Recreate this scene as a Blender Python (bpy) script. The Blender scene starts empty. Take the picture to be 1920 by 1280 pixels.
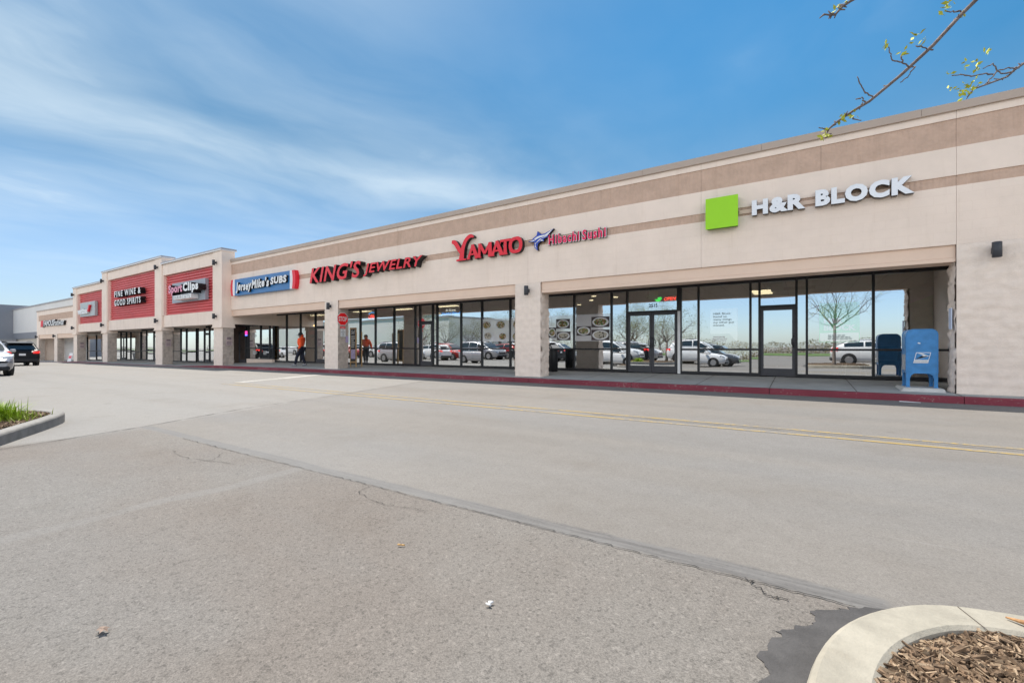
import bpy, bmesh, math, random
from mathutils import Vector, Matrix, noise as mnoise
R = math.radians
rng = random.Random(7)
scene = bpy.context.scene
COL = scene.collection

# ------------------------------------------------------------------ camera, sky, sun, exposure
cam_d = bpy.data.cameras.new('camera'); cam = bpy.data.objects.new('camera', cam_d); COL.objects.link(cam)
cam_d.sensor_width = 36; cam_d.lens = 835 / 1920 * 36; cam_d.shift_y = 10 / 1920
cam_d.clip_start = 0.05; cam_d.clip_end = 3000
cam.location = (0, 0, 1.15); cam.rotation_euler = (R(90), 0, R(33))
scene.camera = cam

def nd(nt, typ, ins=None, **attrs):
    n = nt.nodes.new(typ)
    for k, v in attrs.items(): setattr(n, k, v)
    for k, v in (ins or {}).items():
        if isinstance(v, bpy.types.NodeSocket): nt.links.new(v, n.inputs[k])
        else: n.inputs[k].default_value = v
    return n
def mth(nt, op, a, b=0.0, c=0.0, clamp=False):
    n = nt.nodes.new('ShaderNodeMath'); n.operation = op; n.use_clamp = clamp
    for i, v in enumerate((a, b, c)):
        if isinstance(v, bpy.types.NodeSocket): nt.links.new(v, n.inputs[i])
        else: n.inputs[i].default_value = v
    return n.outputs[0]
def mixc(nt, fac, a, b, blend='MIX'):
    n = nt.nodes.new('ShaderNodeMix'); n.data_type = 'RGBA'; n.blend_type = blend
    for i, v in ((0, fac), (6, a), (7, b)):
        if isinstance(v, bpy.types.NodeSocket): nt.links.new(v, n.inputs[i])
        elif i == 0: n.inputs[0].default_value = v
        else: n.inputs[i].default_value = tuple(v) + ((1,) if len(v) == 3 else ())
    return n.outputs[2]
def sstep(nt, x, lo, hi, a=0.0, b=1.0):
    n = nt.nodes.new('ShaderNodeMapRange'); n.interpolation_type = 'SMOOTHSTEP'
    nt.links.new(x, n.inputs[0])
    for i, v in ((1, lo), (2, hi), (3, a), (4, b)): n.inputs[i].default_value = v
    return n.outputs[0]

SUN_TO = Vector((-0.52, 0.26, 1.0)).normalized()          # direction towards the sun
wd = bpy.data.worlds.new('World'); scene.world = wd; wd.use_nodes = True
nt = wd.node_tree; nt.nodes.clear()
sky = nd(nt, 'ShaderNodeTexSky', sky_type='NISHITA', sun_disc=False)
sky.sun_elevation = math.asin(SUN_TO.z); sky.sun_rotation = math.atan2(SUN_TO.x, SUN_TO.y)
sky.altitude = 250; sky.air_density = 1.0; sky.dust_density = 0.6; sky.ozone_density = 2.5
tc = nd(nt, 'ShaderNodeTexCoord'); sp = nd(nt, 'ShaderNodeSeparateXYZ', {0: tc.outputs['Generated']})
hs = nd(nt, 'ShaderNodeHueSaturation', {'Saturation': sstep(nt, sp.outputs[2], 0.0, 0.55, 0.88, 1.48), 'Value': mth(nt, 'MULTIPLY', mth(nt, 'ADD', sstep(nt, sp.outputs[2], 0.0, 0.6, 0.62, 1.05), mth(nt, 'MULTIPLY', sstep(nt, sp.outputs[1], 0.0, -0.3, 0.0, 0.42), sstep(nt, sp.outputs[2], 0.1, 0.5, 1.0, 0.0))), mth(nt, 'SUBTRACT', 1.0, mth(nt, 'MULTIPLY', sstep(nt, sp.outputs[0], -0.85, 0.1, 0.34, 0.0), sstep(nt, sp.outputs[2], 0.12, 0.42)))), 'Color': mixc(nt, 1.0, sky.outputs[0], mixc(nt, sstep(nt, sp.outputs[2], 0.0, 0.4), (0.84, 0.95, 1.12), (0.95, 1.0, 0.88)), 'MULTIPLY')})
zc = mth(nt, 'MAXIMUM', sp.outputs[2], 0.03)
cu = mth(nt, 'DIVIDE', sp.outputs[0], zc); cv = mth(nt, 'DIVIDE', sp.outputs[1], zc)
cvec = nd(nt, 'ShaderNodeCombineXYZ', {0: cu, 1: cv, 2: 0.0})
warp = nd(nt, 'ShaderNodeTexNoise', {'Vector': cvec.outputs[0], 'Scale': 0.8, 'Detail': 3.0})
wv = nd(nt, 'ShaderNodeVectorMath', {0: warp.outputs['Color'], 1: (0.5, 0.5, 0.5)}, operation='SUBTRACT')
wv2 = nd(nt, 'ShaderNodeVectorMath', {0: wv.outputs[0], 'Scale': 0.9}, operation='SCALE')
cw = nd(nt, 'ShaderNodeVectorMath', {0: cvec.outputs[0], 1: wv2.outputs[0]}, operation='ADD')
mp = nd(nt, 'ShaderNodeMapping', {'Vector': cw.outputs[0], 'Rotation': (0, 0, R(-35)), 'Scale': (1.5, 0.8, 1)})
n1 = nd(nt, 'ShaderNodeTexNoise', {'Vector': mp.outputs[0], 'Scale': 0.9, 'Detail': 8.0, 'Roughness': 0.52})
n2 = nd(nt, 'ShaderNodeTexNoise', {'Vector': cvec.outputs[0], 'Scale': 0.5, 'Detail': 4.0, 'Roughness': 0.5})
cws = nd(nt, 'ShaderNodeSeparateXYZ', {0: cw.outputs[0]})
# one broad cirrus bank drifting across the layer, plus thin veils
bank_c = mth(nt, 'ADD', -2.62, mth(nt, 'MULTIPLY', mth(nt, 'MULTIPLY', cws.outputs[1], cws.outputs[1]), 0.14))
dist = mth(nt, 'ABSOLUTE', mth(nt, 'SUBTRACT', cws.outputs[0], bank_c))
bank = sstep(nt, dist, 0.0, 0.8, 1.0, 0.0)
bank = mth(nt, 'MULTIPLY', bank, sstep(nt, n1.outputs[0], 0.15, 0.8))
veil = mth(nt, 'MULTIPLY', sstep(nt, n1.outputs[0], 0.38, 0.85), sstep(nt, n2.outputs[0], 0.33, 0.7))
haze = mth(nt, 'MULTIPLY', mth(nt, 'MULTIPLY', sstep(nt, n2.outputs[0], 0.25, 0.7), sstep(nt, n1.outputs[0], 0.22, 0.72)), sstep(nt, cu, -2.4, 0.8, 0.40, 0.08))
veil = mth(nt, 'MAXIMUM', mth(nt, 'MULTIPLY', veil, sstep(nt, cu, -1.6, 0.3, 0.85, 0.3)), haze)
cl = mth(nt, 'MAXIMUM', mth(nt, 'MULTIPLY', bank, 0.78), veil)
cl = mth(nt, 'MULTIPLY', cl, sstep(nt, sp.outputs[2], 0.05, 0.22), clamp=True)
skyc = mixc(nt, cl, hs.outputs[0], (4.75, 5.5, 6.0))
# bright broken cloud added behind the camera, out of view, to fill the shaded facade
n4 = nd(nt, 'ShaderNodeTexNoise', {'Vector': cvec.outputs[0], 'Scale': 0.9, 'Detail': 7.0, 'Roughness': 0.55})
fill_cloud = mth(nt, 'MULTIPLY', sstep(nt, n4.outputs[0], 0.34, 0.56), sstep(nt, sp.outputs[1], 0.02, -0.22))
fill_cloud = mth(nt, 'MULTIPLY', fill_cloud, mth(nt, 'MULTIPLY', sstep(nt, sp.outputs[2], 0.10, 0.18), sstep(nt, sp.outputs[2], 0.45, 0.75, 1.0, 0.12)))
skyc = mixc(nt, fill_cloud, skyc, (13.0, 12.7, 12.5))
bg = nd(nt, 'ShaderNodeBackground', {'Color': skyc, 'Strength': 0.06})
nt.links.new(bg.outputs[0], nd(nt, 'ShaderNodeOutputWorld').inputs[0])

sun_d = bpy.data.lights.new('sun', 'SUN'); sun_d.energy = 2.3; sun_d.angle = R(0.5); sun_d.color = (1.0, 0.93, 0.83)
sun = bpy.data.objects.new('sun', sun_d); COL.objects.link(sun); sun.location = (-30, 20, 60)
sun.rotation_euler = (-SUN_TO).to_track_quat('-Z', 'Y').to_euler()
vs = scene.view_settings; vs.view_transform = 'Standard'; vs.look = 'None'; vs.gamma = 1; vs.use_curve_mapping = False
vs.exposure = 1.54
scene.cycles.max_bounces = 8; scene.cycles.transparent_max_bounces = 16

# ------------------------------------------------------------------ materials
MATS = {}
def mat(name, col, rough=0.6, var=0.0, vs_=2.0, bump=0.0, bs=40.0, metal=0.0, spec=0.4, emis=None, es=1.0, coat=0.0, brick=None, flute=None, stain=0.0):
    if name in MATS: return MATS[name]
    m = bpy.data.materials.new(name); m.use_nodes = True; t = m.node_tree; b = t.nodes['Principled BSDF']
    b.inputs['Roughness'].default_value = rough; b.inputs['Metallic'].default_value = metal
    b.inputs['Specular IOR Level'].default_value = spec
    if coat: b.inputs['Coat Weight'].default_value = coat; b.inputs['Coat Roughness'].default_value = 0.05
    c = tuple(col) + (1,); b.inputs['Base Color'].default_value = c
    tcn = nd(t, 'ShaderNodeTexCoord'); oc = tcn.outputs['Object']; h = None; cs = None
    if var:
        n = nd(t, 'ShaderNodeTexNoise', {'Vector': oc, 'Scale': vs_, 'Detail': 7.0, 'Roughness': 0.65})
        f = sstep(t, n.outputs[0], 0.3, 0.7)
        cs = mixc(t, f, [x * (1 - var) for x in col], [min(1, x * (1 + var)) for x in col])
    if stain:
        mpn = nd(t, 'ShaderNodeMapping', {'Vector': oc, 'Scale': (1.6, 1.6, 0.18)})
        n = nd(t, 'ShaderNodeTexNoise', {'Vector': mpn.outputs[0], 'Scale': 1.6, 'Detail': 6.0, 'Roughness': 0.7})
        f = sstep(t, n.outputs[0], 0.52, 0.75, 0.0, stain)
        cs = mixc(t, f, cs if cs else col, [x * k for x, k in zip(col, (0.72, 0.66, 0.6))])
    if brick:
        s = nd(t, 'ShaderNodeSeparateXYZ', {0: oc}); cb = nd(t, 'ShaderNodeCombineXYZ', {0: mth(t, 'ADD', s.outputs[0], s.outputs[1]), 1: s.outputs[2]})
        br = nd(t, 'ShaderNodeTexBrick', {'Vector': cb.outputs[0], 'Scale': 1.0, 'Mortar Size': 0.007, 'Mortar Smooth': 0.6, 'Brick Width': brick[0], 'Row Height': brick[1], 'Color1': (1, 1, 1, 1), 'Color2': (0.985, 0.98, 0.975, 1), 'Mortar': (0.965, 0.955, 0.945, 1)})
        cs = mixc(t, 1.0, cs if cs else col, br.outputs[0], 'MULTIPLY')
        h = mth(t, 'MULTIPLY', br.outputs[1], -0.5)
    if flute:
        s = nd(t, 'ShaderNodeSeparateXYZ', {0: oc})
        w = mth(t, 'SINE', mth(t, 'MULTIPLY', s.outputs[0], 2 * math.pi / flute))
        n = nd(t, 'ShaderNodeTexNoise', {'Vector': oc, 'Scale': 14.0, 'Detail': 5.0})
        h = mth(t, 'ADD', mth(t, 'MULTIPLY', w, 0.5), mth(t, 'MULTIPLY', n.outputs[0], 2.0))
    if bump:
        n = nd(t, 'ShaderNodeTexNoise', {'Vector': oc, 'Scale': bs, 'Detail': 5.0, 'Roughness': 0.6})
        hh = n.outputs[0] if h is None else mth(t, 'ADD', n.outputs[0], h)
        bp = nd(t, 'ShaderNodeBump', {'Height': hh, 'Strength': bump, 'Distance': 0.02})
        t.links.new(bp.outputs[0], b.inputs['Normal'])
    if cs: t.links.new(cs, b.inputs['Base Color'])
    if emis: b.inputs['Emission Color'].default_value = tuple(emis) + (1,); b.inputs['Emission Strength'].default_value = es
    MATS[name] = m; return m

WALL = mat('painted_block', (0.89, 0.74, 0.63), 0.75, 0.045, 0.8, 0.28, 35, brick=(0.4, 0.2), stain=0.3)
WALLS = mat('painted_stucco', (0.89, 0.74, 0.63), 0.75, 0.045, 1.0, 0.25, 60, stain=0.34)
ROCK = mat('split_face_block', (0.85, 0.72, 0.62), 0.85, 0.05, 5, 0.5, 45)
ROCK_SHADE = mat('rough_block_shaded_side', (0.50, 0.42, 0.36), 0.9, 0.16, 6, 0.9, 30)  # grey-brown rough block, with the shade of the +X faces put into its tone
BAND = mat('fluted_tan_band', (0.60, 0.42, 0.32), 0.85, 0.08, 3, 0.5, 20, flute=0.1, stain=0.3)
BEAM = mat('tan_beam_paint', (0.80, 0.60, 0.47), 0.7, 0.03, 1.2, 0.06, 30, stain=0.08)
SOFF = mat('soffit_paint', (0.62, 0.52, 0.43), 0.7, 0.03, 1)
CAPM = mat('parapet_cap_metal', (0.47, 0.375, 0.31), 0.5, 0.03, 1)
CAPG = mat('grey_coping_metal', (0.36, 0.35, 0.37), 0.45, 0.05, 1)
CAPW = mat('white_flashing', (0.8, 0.79, 0.78), 0.5)
REDP = mat('red_ribbed_metal', (0.66, 0.10, 0.105), 0.45, 0.06, 0.7)
FRAME = mat('dark_bronze_frame', (0.022, 0.021, 0.023), 0.4, 0.1, 3)
DFRAME = mat('door_frame_grey', (0.055, 0.055, 0.062), 0.45, 0.05, 3)
JOINT = mat('joint_dark', (0.1, 0.085, 0.07), 0.9)
CONC = mat('sidewalk_concrete', (0.36, 0.36, 0.345), 0.85, 0.12, 1.5, 0.15, 60, stain=0.1)
KCONC = mat('kerb_concrete', (0.345, 0.32, 0.265), 0.85, 0.16, 5, 0.25, 90, stain=0.3)
BIGW = mat('white_panel_wall', (0.74, 0.72, 0.70), 0.8, 0.04, 0.2)
BIGG = mat('grey_panel_wall', (0.27, 0.28, 0.31), 0.8, 0.04, 0.2)
BLACK = mat('black_paint', (0.012, 0.012, 0.014), 0.45)
WHITE = mat('white_paint', (0.8, 0.8, 0.8), 0.5, 0.02, 3)
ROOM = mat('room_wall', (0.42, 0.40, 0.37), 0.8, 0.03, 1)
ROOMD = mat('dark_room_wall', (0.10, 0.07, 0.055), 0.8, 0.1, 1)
CEIL = mat('ceiling_tile', (0.6, 0.6, 0.58), 0.9, brick=None)
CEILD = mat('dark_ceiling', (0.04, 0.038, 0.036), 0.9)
FLOORT = mat('shop_floor', (0.2, 0.17, 0.14), 0.5, 0.1, 2)
LAMP = mat('lit_ceiling_panel', (1, 1, 1), 0.5, emis=(1.0, 0.82, 0.5), es=1.3)
LAMPW = mat('warm_bulb', (1, 0.8, 0.5), 0.5, emis=(1.0, 0.6, 0.2), es=3.0)
RUBBER = mat('tyre_rubber', (0.02, 0.02, 0.02), 0.8)
RIM = mat('wheel_alloy', (0.45, 0.45, 0.46), 0.35, metal=0.8)
CARGLASS = mat('car_window_glass', (0.02, 0.028, 0.03), 0.05, spec=0.9)
CHROME = mat('chrome_trim', (0.6, 0.6, 0.62), 0.2, metal=1)
TRIM = mat('black_plastic_trim', (0.025, 0.025, 0.027), 0.6)
HEADL = mat('headlamp_lens', (0.7, 0.72, 0.74), 0.08, spec=0.9)
TAILL = mat('tail_lamp_red', (0.5, 0.01, 0.012), 0.15, emis=(1, 0.03, 0.02), es=0.35)
SIGNRED = mat('sign_face_red', (0.78, 0.014, 0.035), 0.4, 0.04, 2)
SIGNWHITE = mat('sign_face_white', (0.8, 0.8, 0.8), 0.4, 0.02, 2)
RETURN = mat('letter_return_black', (0.012, 0.01, 0.012), 0.5)
BARK = mat('tree_bark', (0.17, 0.14, 0.12), 0.9, 0.25, 14, 0.6, 60)
LEAF = mat('young_leaf', (0.50, 0.52, 0.05), 0.6, 0.25, 20)
LEAFG = mat('spring_foliage', (0.20, 0.20, 0.055), 0.7, 0.35, 3)
GRASSM = mat('grass_blade', (0.29, 0.42, 0.02), 0.55, 0.35, 25)
MULCH = mat('wood_mulch', (0.18, 0.12, 0.075), 0.9, 0.5, 30)
MULCH2 = mat('pale_wood_chip', (0.34, 0.25, 0.165), 0.9, 0.35, 25)
SOIL = mat('mulch_soil', (0.055, 0.035, 0.022), 0.95, 0.3, 20, 0.8, 60)

def glass_mat(name, refl=0.68, tint=(0.9, 0.95, 0.94)):
    m = bpy.data.materials.new(name); m.use_nodes = True; t = m.node_tree; t.nodes.clear()
    tcn = nd(t, 'ShaderNodeTexCoord')
    nz = nd(t, 'ShaderNodeTexNoise', {'Vector': tcn.outputs['Object'], 'Scale': 0.55, 'Detail': 1.0})
    bp = nd(t, 'ShaderNodeBump', {'Height': nz.outputs[0], 'Strength': 0.05, 'Distance': 0.05})
    fr = nd(t, 'ShaderNodeFresnel', {'IOR': 1.5})
    fac = mth(t, 'ADD', mth(t, 'MULTIPLY', fr.outputs[0], 1.2), refl, clamp=True)
    tr = nd(t, 'ShaderNodeBsdfTransparent', {'Color': tuple(tint) + (1,)})
    gl = nd(t, 'ShaderNodeBsdfGlossy', {'Color': (0.95, 0.98, 1, 1), 'Roughness': 0.0, 'Normal': bp.outputs[0]})
    mx = nd(t, 'ShaderNodeMixShader', {0: fac, 1: tr.outputs[0], 2: gl.outputs[0]})
    t.links.new(mx.outputs[0], nd(t, 'ShaderNodeOutputMaterial').inputs[0]); return m
GLASS = glass_mat('storefront_glass')

def asphalt():
    m = bpy.data.materials.new('aged_asphalt'); m.use_nodes = True; t = m.node_tree; b = t.nodes['Principled BSDF']
    tcn = nd(t, 'ShaderNodeTexCoord'); oc = tcn.outputs['Object']; s = nd(t, 'ShaderNodeSeparateXYZ', {0: oc}); x, y = s.outputs[0], s.outputs[1]
    wob = nd(t, 'ShaderNodeTexNoise', {'Vector': oc, 'Scale': 1.2, 'Detail': 4.0})
    fine = nd(t, 'ShaderNodeTexNoise', {'Vector': oc, 'Scale': 9.0, 'Detail': 6.0, 'Roughness': 0.7})
    w0 = mth(t, 'SUBTRACT', wob.outputs[0], 0.5); w1 = mth(t, 'SUBTRACT', fine.outputs[0], 0.5)
    yw = mth(t, 'ADD', y, mth(t, 'ADD', mth(t, 'MULTIPLY', w0, 0.10), mth(t, 'MULTIPLY', w1, 0.07)))
    old = mth(t, 'MULTIPLY', sstep(t, yw, 2.46, 2.50, 1.0, 0.0), sstep(t, x, -8.0, -7.7))         # older coarse lot surface near the islands
    bx = mth(t, 'ADD', mth(t, 'MULTIPLY', y, -0.33), -7.25)      # edge of the paler resurfaced stretch to the left
    left = sstep(t, mth(t, 'ADD', mth(t, 'SUBTRACT', x, bx), mth(t, 'MULTIPLY', w1, 0.2)), -0.06, 0.06, 1.0, 0.0)
    big = nd(t, 'ShaderNodeTexNoise', {'Vector': oc, 'Scale': 0.3, 'Detail': 5.0, 'Roughness': 0.6})
    mp1 = nd(t, 'ShaderNodeMapping', {'Vector': oc, 'Scale': (0.09, 0.9, 1)})
    trk = nd(t, 'ShaderNodeTexNoise', {'Vector': mp1.outputs[0], 'Scale': 1.0, 'Detail': 5.0})
    mpb = nd(t, 'ShaderNodeMapping', {'Vector': oc, 'Location': (7, 3, 0), 'Scale': (0.25, 0.6, 1)})
    hue = nd(t, 'ShaderNodeTexNoise', {'Vector': mpb.outputs[0], 'Scale': 0.8, 'Detail': 4.0})
    mid = nd(t, 'ShaderNodeTexNoise', {'Vector': oc, 'Scale': 5.0, 'Detail': 6.0, 'Roughness': 0.7})
    base = mixc(t, sstep(t, big.outputs[0], 0.32, 0.68), (0.172, 0.160, 0.146), (0.203, 0.189, 0.173))
    base = mixc(t, mth(t, 'MULTIPLY', sstep(t, hue.outputs[0], 0.35, 0.65), 0.7), base, (0.19, 0.187, 0.183))
    base = mixc(t, mth(t, 'MULTIPLY', sstep(t, trk.outputs[0], 0.38, 0.68), 0.45), base, (0.22, 0.205, 0.187))
    base = mixc(t, left, base, mixc(t, 0.5, base, (0.265, 0.257, 0.243)))
    # thin pale scuffs along the traffic lane
    mps = nd(t, 'ShaderNodeMapping', {'Vector': oc, 'Rotation': (0, 0, R(6)), 'Scale': (0.5, 7.0, 1)})
    scf = nd(t, 'ShaderNodeTexNoise', {'Vector': mps.outputs[0], 'Scale': 1.0, 'Detail': 3.0})
    base = mixc(t, mth(t, 'MULTIPLY', sstep(t, scf.outputs[0], 0.70, 0.78), 0.35), base, (0.30, 0.30, 0.30))
    oldc = mixc(t, sstep(t, big.outputs[0], 0.38, 0.62), (0.178, 0.165, 0.150), (0.160, 0.141, 0.125))
    oldc = mixc(t, mth(t, 'MULTIPLY', sstep(t, hue.outputs[0], 0.42, 0.62), 0.6), oldc, (0.170, 0.166, 0.159))
    base = mixc(t, old, base, oldc)
    # sealed joint between the two surfaces, darker towards the right-hand island, and a faint older strip across the lot
    xin = mth(t, 'MULTIPLY', sstep(t, x, -8.15, -8.0), sstep(t, x, 0.30, 0.36, 1.0, 0.0))
    seam = mth(t, 'MULTIPLY', sstep(t, mth(t, 'ABSOLUTE', mth(t, 'SUBTRACT', yw, 2.555)), 0.045, 0.092, 1.0, 0.0), xin)
    mpz = nd(t, 'ShaderNodeMapping', {'Vector': oc, 'Scale': (1.5, 22.0, 1)})
    stk = nd(t, 'ShaderNodeTexNoise', {'Vector': mpz.outputs[0], 'Scale': 1.0, 'Detail': 5.0, 'Roughness': 0.6})
    seamc = mixc(t, sstep(t, stk.outputs[0], 0.35, 0.66), (0.168, 0.165, 0.162), mixc(t, sstep(t, x, -3.5, -0.2), (0.145, 0.143, 0.142), (0.095, 0.092, 0.092)))
    base = mixc(t, mth(t, 'MULTIPLY', seam, 0.82), base, seamc)
    s2 = mth(t, 'MULTIPLY', sstep(t, mth(t, 'ABSOLUTE', mth(t, 'ADD', mth(t, 'ADD', x, 4.0), mth(t, 'MULTIPLY', w0, 0.35))), 0.05, 0.09, 1.0, 0.0), mth(t, 'MULTIPLY', old, sstep(t, y, -3.0, -2.8)))
    base = mixc(t, mth(t, 'MULTIPLY', s2, 0.5), base, (0.192, 0.186, 0.178))
    for yc_ in (4.1, 5.7, 9.0, 10.6):      # faint darker wheel lanes worn by traffic
        lane = sstep(t, mth(t, 'ABSOLUTE', mth(t, 'SUBTRACT', mth(t, 'ADD', y, mth(t, 'MULTIPLY', w0, 0.8)), yc_)), 0.05, 0.45, 1.0, 0.0)
        base = mixc(t, mth(t, 'MULTIPLY', lane, sstep(t, big.outputs[0], 0.3, 0.7, 0.10, 0.5)), base, mixc(t, 1.0, base, (0.84, 0.835, 0.83), 'MULTIPLY'))
    blot = nd(t, 'ShaderNodeTexNoise', {'Vector': oc, 'Scale': 0.9, 'Detail': 7.0, 'Roughness': 0.62})
    base = mixc(t, sstep(t, blot.outputs[0], 0.52, 0.72, 0.0, 0.55), base, mixc(t, 1.0, base, (0.86, 0.83, 0.80), 'MULTIPLY'))
    oil = nd(t, 'ShaderNodeTexVoronoi', {'Vector': oc, 'Scale': 0.75}); oilr = nd(t, 'ShaderNodeSeparateColor', {0: oil.outputs['Color']})
    od = mth(t, 'ADD', oil.outputs['Distance'], mth(t, 'MULTIPLY', w1, 0.16))
    spot = mth(t, 'MULTIPLY', sstep(t, od, 0.015, 0.075, 1.0, 0.0), sstep(t, oilr.outputs[0], 0.35, 0.9, 0.0, 0.5))
    base = mixc(t, spot, base, (0.085, 0.08, 0.076))
    base = mixc(t, mth(t, 'MULTIPLY', sstep(t, mid.outputs[0], 0.35, 0.7), 0.22), base, mixc(t, 1.0, base, (0.72, 0.7, 0.68), 'MULTIPLY'))
    old = mth(t, 'MULTIPLY', old, mth(t, 'SUBTRACT', 1.0, mth(t, 'MULTIPLY', s2, 0.7)))
    # aggregate: individual stones
    v1 = nd(t, 'ShaderNodeTexVoronoi', {'Vector': oc, 'Scale': 220.0}); v2 = nd(t, 'ShaderNodeTexVoronoi', {'Vector': oc, 'Scale': 75.0})
    sc = nd(t, 'ShaderNodeSeparateColor', {0: v1.outputs['Color']}); sc2 = nd(t, 'ShaderNodeSeparateColor', {0: v2.outputs['Color']})
    amp = mth(t, 'MULTIPLY', mth(t, 'ADD', 0.34, mth(t, 'MULTIPLY', old, 0.22)), mth(t, 'SUBTRACT', 1.0, mth(t, 'MULTIPLY', seam, 0.8)))
    k = mth(t, 'MULTIPLY', mth(t, 'SUBTRACT', sc.outputs[0], 0.5), amp)
    pits = mth(t, 'MULTIPLY', sstep(t, sc2.outputs[1], 0.86, 0.9), mth(t, 'ADD', 0.10, mth(t, 'MULTIPLY', old, 0.12)))
    chips = mth(t, 'MULTIPLY', sstep(t, sc2.outputs[2], 0.95, 0.97), mth(t, 'ADD', 0.08, mth(t, 'MULTIPLY', old, 0.14)))
    g = mth(t, 'ADD', 1.0, mth(t, 'SUBTRACT', mth(t, 'ADD', k, chips), pits))
    gc = nd(t, 'ShaderNodeCombineColor', {0: g, 1: g, 2: g})
    base = mixc(t, 1.0, base, gc.outputs[0], 'MULTIPLY')
    t.links.new(base, b.inputs['Base Color'])
    hh = mth(t, 'ADD', mth(t, 'MULTIPLY', v1.outputs['Distance'], 0.8), mth(t, 'MULTIPLY', mid.outputs[0], 0.3))
    bp = nd(t, 'ShaderNodeBump', {'Height': hh, 'Strength': mth(t, 'ADD', 0.12, mth(t, 'MULTIPLY', old, 0.1)), 'Distance': 0.008})
    t.links.new(bp.outputs[0], b.inputs['Normal'])
    b.inputs['Roughness'].default_value = 0.8; b.inputs['Specular IOR Level'].default_value = 0.35
    return m
ASPH = asphalt()

def worn(name, col, under, amount=0.5, scale=14.0):
    m = bpy.data.materials.new(name); m.use_nodes = True; t = m.node_tree; b = t.nodes['Principled BSDF']
    tcn = nd(t, 'ShaderNodeTexCoord')
    n = nd(t, 'ShaderNodeTexNoise', {'Vector': tcn.outputs['Object'], 'Scale': scale, 'Detail': 8.0, 'Roughness': 0.75})
    n3 = nd(t, 'ShaderNodeTexNoise', {'Vector': tcn.outputs['Object'], 'Scale': scale * 0.07, 'Detail': 3.0})
    f = sstep(t, mth(t, 'ADD', mth(t, 'MULTIPLY', n.outputs[0], 0.7), mth(t, 'MULTIPLY', n3.outputs[0], 0.3)), 0.62 - amount * 0.3, 0.66 - amount * 0.2)
    c2 = mixc(t, sstep(t, n3.outputs[0], 0.3, 0.7), [v * 0.8 for v in col], col)
    t.links.new(mixc(t, f, c2, under), b.inputs['Base Color']); b.inputs['Roughness'].default_value = 0.8
    return m
YELLOW = worn('worn_yellow_paint', (0.42, 0.30, 0.10), (0.205, 0.19, 0.17), 0.55, 20)
STOPBAR = worn('worn_white_paint', (0.5, 0.49, 0.46), (0.28, 0.27, 0.25), 0.6, 9)
REDKERB = worn('worn_red_kerb_paint', (0.25, 0.04, 0.06), (0.30, 0.17, 0.165), 0.22, 16)
SEAL = mat('crack_sealer', (0.158, 0.152, 0.146), 0.7, 0.12, 5, 0.1, 60)
SEAL2 = mat('faded_patch', (0.205, 0.193, 0.183), 0.8, 0.06, 6)
PATCH = mat('asphalt_patch', (0.075, 0.072, 0.072), 0.8, 0.2, 9, 0.3, 120)
CRACK = mat('crack_dark', (0.03, 0.028, 0.026), 0.95)

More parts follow.
